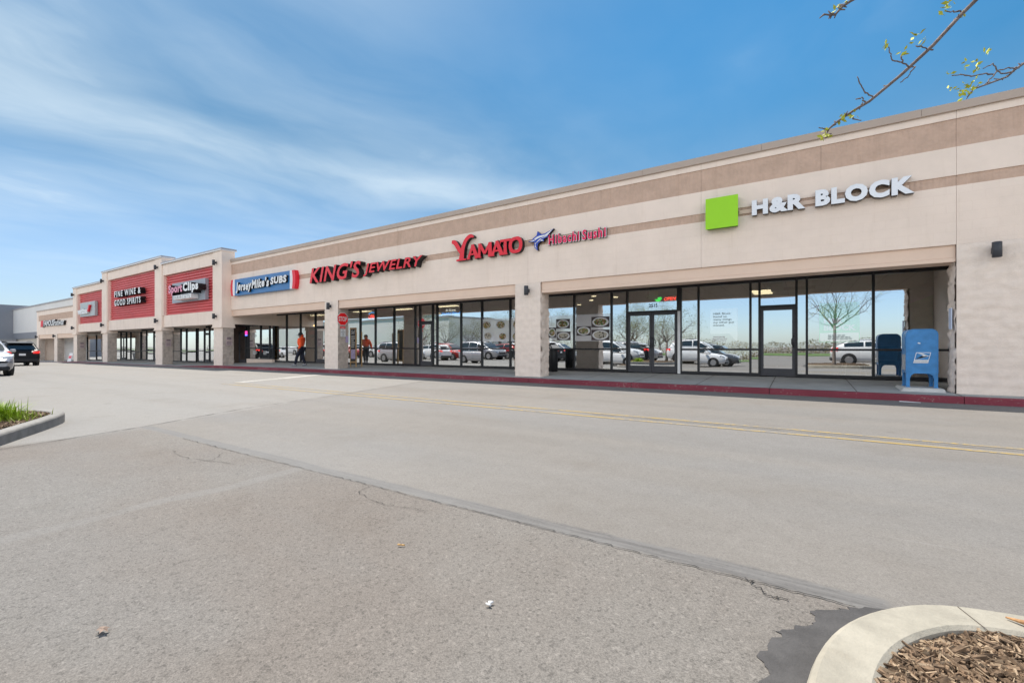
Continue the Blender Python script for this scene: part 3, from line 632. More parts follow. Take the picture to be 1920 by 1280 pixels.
rough_face(m, (7.961,W,.1), (1,0,0), (0,0,1), (0,-1,0), 8, 3.218, .014, .2, 21)
rough_face(m, (2.76,W+.55,.1), (0,-1,0), (0,0,1), (-1,0,0), .55, 2.855, .05, .045, 22)
rough_face(m, (2.79,W+.55,.1), (1,0,0), (0,0,1), (0,1,0), 2, 2.855, .03, .06, 24); m.build('wall', ROCK, B1)
m = MB(); m.box(3.32, 15.9, W+.6, G+.2, .1, 3.42); m.build('wall', WALLS, B1)
zf = lambda x: walk_z(x, G)
ZT = 3.22; RAIL = 1.065
storefront(B1, G, [-23.2,-21.6,-20.13,-18.90,-17.48,-15.98,-15.65,-14.81,-14.53,-13.06,-11.87,-10.37,-8.8,-7.40,-5.89,-5.30,-3.53,-3.44,-2.87,-1.34,-1.09,-.12,.14,1.68,3.26], zf, ZT, RAIL,
           kinds={6:'d', 15:'dd', 16:'post', 20:'d'})
storefront(B1, G, [-28.70,-27.25,-25.74,-24.21,-23.2], zf, ZT, RAIL, kinds={3:'d'})
storefront(B1, 15.7, [-33.9,-31.95,-31.6,-30.05,-28.95,-28.5], lambda x: walk_z(x,15.2)+(.0 if x < -31.7 else .2), 2.62, RAIL, kinds={0:'dd'})
m = MB(); m.box(-33.9, -28.5, 15.62, 15.76, 2.621, 2.80); m.build('fascia', FRAME, B1)
m = MB(); m.box(-34, -28.5, 15.64, 15.78, 2.801, 3.42); m.build('bulkhead', WALLS, B1)
m = MB(); m.box(-31.7, -28.5, 15.6, 15.76, .0, walk_z(-29,15.2)+.2); m.build('plinth', WALLS, B1)
m = MB(); m.box(-28.72, 3.3, G-.06, G+.06, ZT+.001, 3.42); m.build('fascia', FRAME, B1)
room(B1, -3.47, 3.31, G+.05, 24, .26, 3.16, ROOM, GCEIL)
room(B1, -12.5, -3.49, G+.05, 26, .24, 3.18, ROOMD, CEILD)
room(B1, -23.2, -12.52, G+.05, 25, .2, 3.2, mat('jewel_wall', (.5,.46,.38), .8), CEIL)
room(B1, -28.7, -23.22, G+.05, 23, .18, 3.2, mat('deli_wall', (.5,.4,.28), .8), CEIL)
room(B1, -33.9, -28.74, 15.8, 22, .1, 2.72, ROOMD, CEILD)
def lamp_panels(lst, z, sx, sy, m_=LAMP):
    for (x, y) in lst: mm = MB(); mm.box(x-sx, x+sx, y-sy, y+sy, z-.03, z-.004); mm.build('ceiling_light', m_, B1)
lamp_panels([(-1.2,18.7)], 3.16, .3, .6)
lamp_panels([(-18.2,17.1),(-21.3,16.9),(-17.9,20.5),(-14.9,17.0),(-13.6,19.5)], 3.2, .62, .16)
lamp_panels([(-26.2,17.3),(-24.6,19.0)], 3.2, .6, .16)
for (x, y) in ((-6.9,16.6),(-7.6,18.0),(-8.9,19.6),(-6.3,17.4)):
    mm = MB(); mm.cyl((x,y,3.14), (x,y,3.17), .09, 12); mm.build('ceiling_light', LAMP, B1)
mm = MB(); mm.box(-.9, .4, 17.6, 18.5, 3.146, 3.155); mm.build('air_vent', BLACK, B1)
mm = MB(); mm.box(-6.25, -6.12, 16.5, 16.65, .25, 3.15); mm.build('interior_post', mat('wood_post', (.5,.28,.12), .6), B1)
mm = MB(); flat_text(B1, '2515', -4.52, -4.22, 2.535, 2.665, G-.006, mat('number_black', (.02,.02,.02), .6), offset=.03).name = 'street_number'
mm = MB(); mm.box(-8.2, -3.6, 17.5, 18.3, .25, 1.3); mm.build('counter', mat('dark_counter', (.03,.03,.035), .4), B1)
mm = MB(); mm.box(-22.5, -15.2, 17.0, 17.6, .2, 1.12); mm.build('display_case', mat('case_white', (.6,.6,.57), .5), B1)
mm = MB(); mm.box(-22.5, -16.3, 16.35, 16.4, 1.1, 2.3); mm.build('display_backdrop', mat('pale_backdrop', (.62,.68,.66), .6), B1)

# --- towers
def tower(name, label, xL, xR, colL, colR, px0, px1, pz0, pz1, top, ex, kinds, ztop, extra_right=0):
    T = 12.55; cx = (xL+xR)/2; r = thing(name, label, 'building', (cx, T, gz(cx)))
    for (a, b) in (colL, colR):
        if a is None: continue
        zb = gz(a)-.1; m = MB(); m.box(a+.03, b-.03, T+.06, T+.6, zb, 2.27); ft = .06
        rough_face(m, (a,T+.05,zb), (1,0,0), (0,0,1), (0,-1,0), b-a, 2.27-zb, .012, .07, a)
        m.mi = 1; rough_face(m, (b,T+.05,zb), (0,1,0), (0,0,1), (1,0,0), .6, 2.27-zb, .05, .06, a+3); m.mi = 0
        rough_face(m, (a,T+.65,zb), (0,-1,0), (0,0,1), (-1,0,0), .6, 2.27-zb, .05, .07, a+5); m.build('pillar_base', [ROCK, ROCK_SHADE], r)
        m = MB(); m.box(a-.05, b+.05, T-.05, T+.72, 2.27, 2.34); m.box(a-.03, b+.03, T-.02, T+.7, 2.34, 2.49); m.build('pillar_cap', WALLS, r)
        m = MB(); m.box(a, b, T, T+.66, 2.49, top-.12); m.build('pillar', WALLS, r)
    a, b = colL[1] if colL[0] is not None else xL, colR[0] if colR[0] is not None else xR
    m = MB(); m.box(a+.002, b-.002, T+.05, T+.55, pz1, top-.12)
    m.box(a+.002, px0, T+.05, T+.55, pz0, pz1); m.box(px1, b-.002, T+.05, T+.55, pz0, pz1)
    m.box(a+.002, b-.002, T+.12, T+.55, 2.50, pz0); m.build('wall', WALLS, r)
    # ribbed red metal panel, ribs run across
    m = MB(); n = int((pz1-pz0)/.165); p = (pz1-pz0)/n; prof = []
    for i in range(n):
        z = pz0+i*p; prof += [(0.30,z+.004),(0.22,z+p*.22),(0.215,z+p*.68),(0.30,z+p*.9)]
    prof.append((.30, pz1-.002))
    for q, s_ in zip(prof, prof[1:]): m.face([(px0,T+q[0],q[1]),(px1,T+q[0],q[1]),(px1,T+s_[0],s_[1]),(px0,T+s_[0],s_[1])])
    m.build('ribbed_panel', REDP, r)
    m = MB(); m.box(xL-.04, xR+.04, T-.05, T+.8, top-.12, top); m.build('parapet_cap', CAPG, r)
    m = MB(); m.box(xL-.055, xR+.055, T-.065, T-.05, top-.15, top-.10); m.box(xR+.04, xR+.055, T-.05, T+.8, top-.15, top-.10); m.build('flashing', CAPW, r)
    m = MB(); m.box(xL+.05, xR-.02, T+.56, T+.72, 2.5, top-.12); m.box(xL+.05, xL+.25, T+.721, 22, 2.5, 5.9); m.box(xR-.25, xR-.02, T+.721, 22, 2.5, 5.9); m.box(xL+.26, xR-.26, T+.721, 22, 5.7, 5.85); m.build('wall', WALLS, r)
    m = MB(); m.box(xL+.26, xR-.26, T+.721, 15.25, 2.78, 2.86); m.build('soffit', SOFF, r)
    storefront(r, 15.2, ex, lambda x: walk_z(x,15.2), ztop, .95+gz(cx), kinds=kinds)
    m = MB(); m.box(ex[0], ex[-1], 15.14, 15.26, ztop+.001, 2.78); m.build('fascia', FRAME, r)
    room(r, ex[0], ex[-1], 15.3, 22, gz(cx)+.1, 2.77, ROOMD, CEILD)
    return r
T1 = tower('tower_shopfront', 'beige corner tower with red ribbed panel and grey haircut sign', -36.85, -28.31, (None,None), (-29.4,-28.31), -36.7, -29.55, 3.30, 6.03, 6.93,
      [-38,-36.9,-36.1,-34.9,-33.9,-32.9], {1:'d'}, 2.60)
T2 = tower('tower_shopfront', 'tallest beige tower with wide red ribbed panel and two lines of white letters', -49.05, -36.86, (-49.05,-47.86), (-38.04,-36.86), -47.75, -38.15, 3.30, 6.60, 7.42,
      [-49,-47.8,-46.2,-44.5,-42.6,-40.9,-39.9,-38.2], {2:'dd'}, 2.60)
T3 = tower('tower_shopfront', 'lower beige tower with red ribbed panel and white phone shop sign', -57.06, -49.06, (-57.06,-55.99), (None,None), -55.9, -49.2, 3.23, 5.97, 6.68,
      [-64,-61.0,-58.5,-55.8,-54.0,-52.6,-51.5,-49.1], {4:'dd'}, 2.55)
# --- shoe shop wing
B2 = thing('shoe_shop_building', 'low beige end block with brown band and two square openings left of the towers', 'building', (-65, 13.05, gz(-65)))
zb = gz(-66)-.15
m = MB(); m.box(-72.95, -57.07, W, W+.5, 2.48, 4.0); m.box(-72.95, -57.07, W, W+.5, 4.62, 5.08); m.box(-72.95,-72.2, W, W+.5, 4.0, 4.62); m.box(-72.7,-72.5, W+.51, 30, zb, 4.9); m.box(-72.9,-57.1,W+.51,30,4.85,4.95)
m.build('wall', WALLS, B2)
m = MB(); m.box(-72.2, -57.07, W+.03, W+.5, 4.0, 4.62); m.build('tan_band', BAND, B2)
m = MB(); m.box(-73.0, -57.07, W-.05, W+.6, 5.08, 5.2); m.build('parapet_cap', CAPM, B2)
for (a, b) in ((-72.95,-72.21),(-65.84,-64.75)):
    m = MB(); m.box(a, b, W, W+.03, zb, 2.479); m.box(a, b, W+.5, W+.53, zb, 2.479); rough_face(m, (b,W+.03,zb), (0,1,0), (0,0,1), (1,0,0), .47, 2.479-zb, .04, .08, a, mi=1); m.box(a,b-.02,W+.031,W+.499,zb,2.479); m.build('pillar', [ROCK, ROCK_SHADE], B2)
for (a, b) in ((-72.205,-65.845),(-64.745,-57.07)):
    m = MB(); m.box(a, b, W+.06, W+.5, 2.05, 2.479); m.build('beam', BEAM, B2)
m = MB(); m.box(-72.6, -57.1, W+.51, 15.3, 2.4, 2.47); m.build('soffit', SOFF, B2)
m = MB(); m.box(-72.5, -64.1, 15.2, 15.35, zb, 2.4); m.build('wall', mat('grey_plaster', (.72,.71,.70), .8), B2)
# --- big stores at the far left
B3 = thing('department_store', 'long white panel store with grey lower band beyond the shoe shop', 'building', (-90, 16.5, gz(-90)))
m = MB(); m.box(-107, -73.3, 16.5, 50, 3.3, 7.05); m.build('wall', BIGW, B3)
m = MB(); m.box(-107, -73.3, 16.45, 50, 2.35, 3.299); m.build('grey_band', BIGG, B3)
m = MB(); m.box(-107, -73.3, 16.55, 50, -1, 2.349); m.build('lower_wall', mat('buff_wall', (.55,.5,.43), .8), B3)
m = MB(); m.box(-107.1, -73.2, 16.38, 50.2, 7.05, 7.2); m.build('roof_edge', CAPG, B3)
m = MB(); m.box(-73.3, -57.2, 22.5, 22.8, 4.0, 7.0); m.box(-73.3, -57.2, 22.45, 22.5, 6.9, 7.15); m.build('wall', BIGW, B3)
m = MB(); m.box(-77.0, -75.6, 18, 19.5, 7.2, 7.9); m.box(-83,-82,18,19,7.2,7.5); m.build('rooftop_unit', mat('unit_metal', (.6,.6,.6), .5), B3)
B4 = thing('department_store', 'dark grey box store with a flat entrance canopy at the far left edge', 'building', (-115, 14, gz(-110)))
m = MB(); m.box(-150, -107.02, 2, 60, -1, 7.9); m.build('wall', BIGG, B4)
m = MB(); m.box(-107.0, -103.8, 5, 16.3, 1.95, 2.35); m.build('canopy', mat('canopy_grey', (.3,.3,.31), .6), B4)
m = MB(); m.box(-107.0, -106.9, 5, 16.3, -.6, 1.94); m.build('entrance', FRAME, B4)

def text_bars(parent, x0, x1, z0, z1, y, m_, rows, seed, name='poster_text'):
    r = random.Random(seed); mb = MB(); h = (z1-z0)/rows
    for k in range(rows):
        x = x0 + r.uniform(0, .1)*(x1-x0); xe = x1 - r.uniform(0, .35)*(x1-x0)
        while x < xe:
            w_ = r.uniform(.06, .16)*(x1-x0); mb.box(x, min(x+w_, xe), y, y+.002, z1-(k+.78)*h, z1-(k+.22)*h); x += w_ + .03*(x1-x0)
    return mb.build(name, m_, parent)
# ------------------------------------------------------------------ shop signs
def sign(label, x, y, z): return thing('shop_sign', label, 'sign', (x, y, z))
GREEN = mat('lime_green_panel', (0.34, 0.72, 0.01), 0.4, 0.02, 2)
s = sign('lime green square and raised white capital letters of the tax office above its windows', 0, W, 4.3)
m = MB(); m.box(-2.15, -1.37, W-.22, W-.19, 4.285, 5.095); m.build('logo_square', GREEN, s)
m = MB(); m.box(-2.13, -1.39, W-.188, W+.015, 4.305, 5.075); m.build('logo_box', mat('green_return', (.10,.25,.01), .5), s)
HRF = mat('letter_face_white', (0.84, 0.86, 0.90), 0.35, 0.04, 1.2)
GR = mat('letter_return_grey', (0.10, 0.085, 0.08), 0.5)
letters(s, 'H&R', -1.06, .08, 4.50, 4.885, W-.15, .14, HRF, GR, offset=.06, spacing=1.16)
letters(s, 'BLOCK', .285, 2.07, 4.50, 4.895, W-.15, .14, HRF, GR, offset=.06, spacing=1.14)
m = MB(); m.box(-1.36, 2.0, W-.008, W+.0, 4.62, 4.72); m.build('raceway', BEAM, s)

def ribbon(mb, pts, wid, y0, y1, mi=0, n=10):
    """a flat stroke with varying width through pts (x,z), as a thick plate"""
    P = smooth(pts, 3) if len(pts) > 2 else pts
    L = []; Rr = []
    for i, p in enumerate(P):
        a = P[max(i-1,0)]; b = P[min(i+1,len(P)-1)]; dx, dz = b[0]-a[0], b[1]-a[1]; l = math.hypot(dx, dz) or 1
        wv_ = lin(i/(len(P)-1), [(j/(len(wid)-1), q) for j, q in enumerate(wid)])
        L.append((p[0]-dz/l*wv_/2, p[1]+dx/l*wv_/2)); Rr.append((p[0]+dz/l*wv_/2, p[1]-dx/l*wv_/2))
    for i in range(len(P)-1):
        q = [Rr[i], Rr[i+1], L[i+1], L[i]]
        mb.prism_xz(q, y0, y1, mi, 1)
def plate(name, parent, polys, y0, y1, ms):
    mb = MB()
    for p in polys: mb.prism_xz(p, y0, y1, 0, 1 if len(ms) > 1 else 0)
    return mb.build(name, ms, parent)

# flared serif capitals drawn stroke by stroke in a unit cell (x 0..1, z 0..1); each stroke steps back 2 mm so fronts never share a plane
YAM = {'A': ([[(.5,1.0),(.12,.02)],[(.46,1.0),(.86,.02)],[(.25,.33),(.75,.33)],[(0.0,.03),(.28,.03)],[(.66,.03),(1.0,.03)],[(.36,.98),(.56,.98)]], [[.16,.2],[.24,.3],[.12,.12],[.10,.10],[.10,.10],[.08,.08]]),
       'M': ([[(.14,.98),(.12,.02)],[(.86,.98),(.88,.02)],[(.14,.97),(.5,.25)],[(.86,.97),(.5,.25)],[(0,.03),(.25,.03)],[(.74,.03),(1,.03)],[(.02,.97),(.2,.97)],[(.8,.97),(.98,.97)]], [[.15,.2],[.22,.28],[.2,.16],[.16,.14],[.1,.1],[.1,.1],[.08,.08],[.08,.08]]),
       'T': ([[(.5,.95),(.5,.02)],[(.02,.92),(.98,.92)],[(.3,.03),(.7,.03)],[(.06,.95),(.03,.72)],[(.94,.95),(.97,.72)]], [[.24,.32],[.16,.16],[.1,.1],[.12,.05],[.12,.05]]),
       'O': ([[(.5,.91),(.2,.85),(.08,.5),(.2,.13),(.5,.08),(.8,.13),(.92,.5),(.8,.87),(.5,.915)]], [[.2,.24,.24,.2,.24,.24,.2]])}
def yam_letter(parent, ch, x0, x1, z0, z1, yf):
    mb = MB(); st, wd_ = YAM[ch]
    for k, (p, w_) in enumerate(zip(st, wd_)):
        pp = [(x0+(x1-x0)*a, z0+(z1-z0)*b) for a, b in p]
        ribbon(mb, pp, [v*(x1-x0) if abs(p[0][0]-p[-1][0]) < abs(p[0][1]-p[-1][1]) or len(p) > 3 else v*(z1-z0) for v in w_], yf+.002*k, yf+.16)
    return mb.build('letter', [SIGNRED, RETURN], parent)
s = sign('red serif letters with a sweeping initial of the japanese grill', -9.6, W, 4.35)
mb = MB(); yf = W-.17
ribbon(mb, [(-11.08,5.10),(-10.93,5.08),(-10.78,4.86),(-10.63,4.66)], [.10,.17,.17,.15], yf, W-.005)
ribbon(mb, [(-10.03,5.16),(-10.20,5.24),(-10.42,5.10),(-10.56,4.80),(-10.62,4.38)], [.02,.13,.15,.18,.26], yf+.002, W-.005)
ribbon(mb, [(-10.86,4.385),(-10.40,4.385)], [.06,.06], yf+.004, W-.005); mb.build('letter', [SIGNRED, RETURN], s)
for ch, a, b, zt in (('A',-10.36,-9.80,4.88),('M',-9.86,-9.22,4.88),('A',-9.27,-8.72,4.88),('T',-8.88,-8.42,4.90),('O',-8.50,-7.95,4.92)):
    yam_letter(s, ch, a, b, 4.37, zt, yf)
m = MB(); m.box(-10.9, -8.0, W-.006, W-.001, 4.60, 4.76); m.build('raceway', CAPM, s)

MAG = mat('sign_face_magenta', (0.80, 0.01, 0.10), 0.4)
s = sign('two magenta words with white outlines beside the leaping blue swordfish', -6, W, 4.5)
letters(s, 'Hibachi', -7.0, -5.86, 4.49, 4.84, W-.09, .07, SIGNWHITE, RETURN, offset=.06, spacing=1.26)
letters(s, 'Sushi', -5.80, -4.98, 4.49, 4.84, W-.09, .07, SIGNWHITE, RETURN, offset=.06, spacing=1.26)
letters(s, 'Hibachi', -6.98, -5.88, 4.507, 4.823, W-.096, .005, MAG, MAG, offset=.034, spacing=1.26, name='letter_face')
letters(s, 'Sushi', -5.78, -5.0, 4.507, 4.823, W-.096, .005, MAG, MAG, offset=.034, spacing=1.26, name='letter_face')
m = MB(); m.box(-7.0, -5.0, W-.008, W-.0015, 4.6, 4.74); m.build('raceway', CAPM, s)
NAVY = mat('fish_blue', (0.015, 0.06, 0.42), 0.4)
s = sign('blue and white leaping swordfish emblem between the red and magenta letters', -7.3, W, 4.35)
fx = lambda u, v: (-7.74 + u*0.98, 4.34 + v*0.68)      # fish drawn in a unit cell
OUT = [(0,.52),(.14,.56),(.20,.66),(.33,.76),(.37,.97),(.50,.80),(.64,.80),(.99,.98),(.80,.74),(.76,.62),(.60,.55),(.62,.44),(.50,.46),(.40,.38),(.36,.22),(.38,.02),(.26,.16),(.24,.36),(.26,.46),(.16,.48)]
plate('emblem_base', s, [[fx(*p) for p in OUT]], W-.13, W-.005, [NAVY, RETURN])
plate('emblem_body', s, [[fx(*p) for p in [(.24,.62),(.36,.70),(.50,.74),(.66,.74),(.95,.95),(.76,.70),(.70,.64),(.54,.58),(.44,.50),(.34,.42),(.28,.30),(.27,.40),(.30,.52)]],
     [fx(*p) for p in [(.30,.30),(.33,.10),(.30,.18),(.28,.26)]], [fx(*p) for p in [(.06,.53),(.16,.54),(.24,.58),(.26,.52),(.16,.50)]], [fx(*p) for p in [(.49,.47),(.60,.46),(.56,.52),(.50,.52)]]], W-.138, W-.131, [SIGNWHITE, SIGNWHITE])
plate('emblem_stripe', s, [[fx(*p) for p in [(.30,.56),(.44,.63),(.60,.66),(.72,.68),(.58,.62),(.44,.56),(.34,.46),(.30,.36),(.29,.46)]]], W-.144, W-.139, [NAVY, NAVY])

s = sign('slanted red block letters on deep black returns of the jeweller', -16, W, 4.2)
letters(s, "KING'S", -19.99, -16.20, 4.21, 4.96, W-.29, .28, SIGNRED, RETURN, offset=.02, shear=.24, spacing=1.08)
letters(s, 'JEWELRY', -16.02, -12.48, 4.215, 4.755, W-.29, .28, SIGNRED, RETURN, offset=.02, shear=.24, spacing=1.08)
m = MB(); m.box(-19.8, -12.6, W-.02, W-.001, 4.50, 4.66); m.build('raceway', CAPM, s)

BLUE = mat('sandwich_sign_blue', (0.03, 0.17, 0.42), 0.4, 0.03, 1)
s = sign('long blue sandwich shop panel with white brush letters and red ends', -24.6, W, 4.08)
x0, x1, z0, z1 = -27.82, -21.37, 4.09, 5.02
m = MB(); m.box(x0+.42, x1-.42, W-.22, W-.001, z0, z1); m.build('panel', BLUE, s)
for sg, xa, xb, xc in ((1, x0+.42, x0+.24, x0), (-1, x1-.42, x1-.24, x1)):
    arc = lambda x, bul: [(x - sg*bul*math.sin(math.pi*t/8), z0+(z1-z0)*t/8) for t in range(9)]
    plate('white_band', s, [[(xa,z0),(xa,z1)] + list(reversed(arc(xb, .06)))], W-.224, W-.002, [SIGNWHITE, SIGNWHITE])
    plate('red_band', s, [arc(xb, .06) + list(reversed(arc(xc+sg*.03, .10)))], W-.222, W-.002, [SIGNRED, SIGNRED])
letters(s, 'Jersey', x0+.80, x0+2.50, 4.17, 4.79, W-.34, .11, SIGNWHITE, RETURN, offset=.04, shear=.15, jitter=.05, spacing=1.15)
letters(s, "Mike's", x0+2.52, x0+4.28, 4.34, 4.84, W-.34, .11, SIGNWHITE, RETURN, offset=.045, shear=.15, jitter=.04, spacing=1.18)
letters(s, 'SUBS', x0+4.42, x0+5.92, 4.42, 4.80, W-.34, .11, SIGNWHITE, RETURN, offset=.05, shear=.1, jitter=.03, spacing=1.15)

T = 12.55
GREYP = mat('grey_sign_panel', (0.33, 0.36, 0.41), 0.45, 0.04, 1)
s = sign('grey panel with pink and white letters and a white name plate on red ribs', -33, T, 4.05)
m = MB(); m.box(-35.22, -30.46, T+.03, T+.21, 4.04, 5.34); m.build('panel', GREYP, s)
PINK = mat('sign_face_pink', (0.75, 0.26, 0.38), 0.4)
letters(s, 'Sport', -34.55, -32.50, 4.45, 5.14, T-.42, .44, PINK, RETURN, offset=.05, spacing=1.12)
letters(s, 'Clips', -32.40, -30.30, 4.45, 5.14, T-.42, .44, SIGNWHITE, RETURN, offset=.05, spacing=1.12)
m = MB(); m.box(-33.76, -31.30, T-.42, T+.02, 4.14, 4.42); m.build('name_plate', [SIGNWHITE], s, bevel=.02)
letters(s, 'HAIRCUTS', -33.6, -31.45, 4.18, 4.38, T-.43, .008, mat('plate_letter', (.45,.43,.43), .5), RETURN, spacing=1.3)
s = sign('two lines of raised white capitals with black returns of the liquor store', -43, T, 4.35)
letters(s, 'FINE WINE &', -45.63, -40.25, 5.05, 5.52, T-.12, .33, SIGNWHITE, RETURN, offset=.03, spacing=1.35)
letters(s, 'GOOD SPIRITS', -45.63, -40.25, 4.36, 4.83, T-.12, .33, SIGNWHITE, RETURN, offset=.03, spacing=1.3)
s = sign('pale square panel with white lowercase letters and a red check mark', -53, T, 3.85)
m = MB(); m.box(-55.0, -50.95, T+.03, T+.21, 3.86, 5.10); m.build('panel', mat('pale_sign_panel', (.42,.46,.47), .45, .05, 1), s)
letters(s, 'verizon', -55.15, -52.45, 4.06, 4.58, T-.12, .14, SIGNWHITE, SIGNWHITE, offset=.045, spacing=1.0)
plate('check_mark', s, [[(-52.45,4.45),(-52.28,4.42),(-52.12,4.80),(-51.80,4.80),(-52.18,4.22),(-52.38,4.22)]], T-.12, T+.02, [SIGNRED, SIGNRED])
s = sign('narrow white and black shoe shop letters with a red tab at the left', -66, W, 3.3)
plate('red_tab', s, [[(-70.3,3.32),(-69.3,3.32),(-69.1,4.0),(-70.1,4.0)]], W-.2, W-.01, [SIGNRED, RETURN])
letters(s, 'FAMOUS', -69.0, -65.0, 3.36, 3.98, W-.2, .19, SIGNWHITE, RETURN, offset=.035)
letters(s, 'Footwear', -64.95, -61.4, 3.34, 3.98, W-.2, .19, SIGNWHITE, RETURN, offset=.02)

# ------------------------------------------------------------------ wall lamps
SCM = mat('sconce_metal', (0.045, 0.047, 0.055), 0.45)
def sconce_at(x, y, z, label, first=[None]):
    if first[0] is None:
        r = thing('wall_lamp', label, 'wall lamp', (0,0,0), 'up and down lamps on the shop pillars', world=False)
        m = MB(); m.tube([(0,-.16,-.155),(0,-.16,-.15),(0,-.16,.15),(0,-.16,.155)], [.068,.075,.075,.068], 20); m.build('lamp_tube', SCM, r)
        m = MB(); m.box(-.05,.05,-.09,-.001,-.06,.06); m.build('bracket', SCM, r, bevel=.006); first[0] = r
    else: r = copy_tree(first[0])
    r.location = (x, y, z); r['label'] = label; return r
sconce_at(3.32, W, 3.115, 'dark cylinder wall lamp on the broad block wall beside the mailbox')
sconce_at(-7.80, W, 3.055, 'dark cylinder wall lamp on the pillar between the grill windows')
sconce_at(-18.72, W, 3.07, 'dark cylinder wall lamp on the pillar above the stop sign')
sconce_at(-28.95, T, 6.1, 'dark wall lamp high on the right column of the corner tower')
sconce_at(-28.95, T, 2.95, 'dark wall lamp low on the right column of the corner tower')
sconce_at(-37.5, T, 6.65, 'dark wall lamp high on the column right of the liquor store letters')
sconce_at(-37.5, T, 2.95, 'dark wall lamp low on the column right of the liquor store letters')
sconce_at(-48.6, T, 6.6, 'dark wall lamp high on the column left of the liquor store letters')
sconce_at(-48.6, T, 2.95, 'dark wall lamp low on the column left of the liquor store letters')
sconce_at(-56.7, T, 5.97, 'dark wall lamp high on the column left of the phone shop panel')
sconce_at(-56.7, T, 2.9, 'dark wall lamp low on the column left of the phone shop panel')
sconce_at(-72.6, W, 2.28, 'dark wall lamp on the outermost pillar of the shoe shop')
sconce_at(-65.4, W, 2.28, 'dark wall lamp on the middle pillar of the shoe shop')

# ------------------------------------------------------------------ mailbox
MAIL = mat('postal_blue', (0.055, 0.24, 0.53), 0.4, 0.14, 5, 0.02, 30)
mbx = thing('mailbox', 'blue rounded-top mailbox on four legs standing on a concrete pad', 'mailbox', (2.27, 13.63, .16))
x0, x1, y0, y1, zb, zt = 2.005, 2.54, 13.4, 13.88, .55, 1.545
r_ = .13; top = [(x0, zb), (x1, zb)] + [(x1-r_+r_*math.cos(a*math.pi/16), zt-r_+r_*math.sin(a*math.pi/16)) for a in range(9)] + [(x0+r_-r_*math.sin(a*math.pi/16), zt-r_+r_*math.cos(a*math.pi/16)) for a in range(9)]
m = MB(); m.prism_xz(top, y0, y1); m.build('box', MAIL, mbx)
m = MB(); rim = [(x0-.006, zb)] + [(p[0]+(.006 if p[0] > 2.27 else -.006), p[1]+.006) for p in reversed(top[2:])] + [(x1+.006, zb)]
for (ya, yb) in ((y0-.006, y0+.02), (y1-.02, y1+.006)):
    for a, b in zip(rim, rim[1:]):
        ca, cb = (2.272+(a[0]-2.272)*.96, .9+(a[1]-.9)*.97), (2.272+(b[0]-2.272)*.96, .9+(b[1]-.9)*.97); m.prism_xz([a, b, cb, ca], ya, yb)
m.build('rim', MAIL, mbx)
for (lx, sx) in ((x0, 1), (x1, -1)):
    for (ly, sy) in ((y0, 1), (y1, -1)):
        m = MB(); m.prism_xz([(lx,.235),(lx+sx*.062,.235),(lx+sx*.066,.44),(lx+sx*.09,.51),(lx+sx*.14,.549),(lx,.549)], ly-sy*.004, ly+sy*.018)
        yy = (ly+sy*.018, ly+sy*.07); m.box(lx, lx+sx*.014, yy[0], yy[1], .235, .549); m.box(lx-sx*.012, lx+sx*.075, ly-.01, ly+sy*.06, .235, .245); m.build('leg', MAIL, mbx)
m = MB(); m.box(x0-.012, x0-.002, y0+.06, y1-.06, .62, .98); m.build('label_plate', mat('grey_label', (.45,.45,.47), .5, .3, 30), mbx)
m = MB(); m.box(x0-.014, x0-.001, y0+.05, y1-.05, 1.12, 1.38); m.build('pull_door', MAIL, mbx)
EY = y0-.008; sk = lambda x, z: (2.125+x+(z)*.21, .785+z)
m = MB(); m.prism_xz([sk(0,0),sk(.25,0),sk(.25,.24),sk(0,.24)], EY, y0-.001); lg = m.build('logo_plate', WHITE, mbx)
m = MB(); m.prism_xz([sk(.012,.075),sk(.238,.075),sk(.238,.228),sk(.012,.228)], EY-.002, EY-.0005); m.build('logo_field', MAIL, lg)
m = MB(); m.prism_xz([sk(.012,.228),sk(.09,.222),sk(.20,.175),sk(.235,.165),sk(.20,.145),sk(.012,.08),sk(.10,.105),sk(.185,.135),sk(.105,.165),sk(.13,.18),sk(.08,.2)], EY-.0035, EY-.0025); m.build('logo_eagle', WHITE, lg)
flat_text(mbx, 'UNITED STATES\nPOSTAL SERVICE', 2.14, 2.37, .795, .845, EY-.002, mat('label_text', (.3,.32,.38), .6))
m = MB(); m.prism_xz([(2.20,1.225),(2.245,1.215),(2.25,1.235),(2.225,1.25),(2.205,1.245)], y0-.003, y0-.0005); m.build('sticker_scrap', WHITE, mbx)
pd = MB(); pa, pb = (1.86,2.62,13.08,14.12), (1.93,2.60,13.16,14.05); zz = (walk_z(2.2,13.1)-.03, .236)
pd.hexa([(pa[0],pa[2],zz[0]),(pa[1],pa[2],zz[0]),(pa[1],pa[3],zz[0]),(pa[0],pa[3],zz[0]),(pb[0],pb[2],zz[1]),(pb[1],pb[2],zz[1]),(pb[1],pb[3],zz[1]),(pb[0],pb[3],zz[1])])
tag(pd.build('concrete_pad', mat('pad_concrete', (.54,.53,.50), .85, .1, 6, .2, 60), bevel=.008), 'sloped-edge concrete pad under the blue mailbox', 'pad')

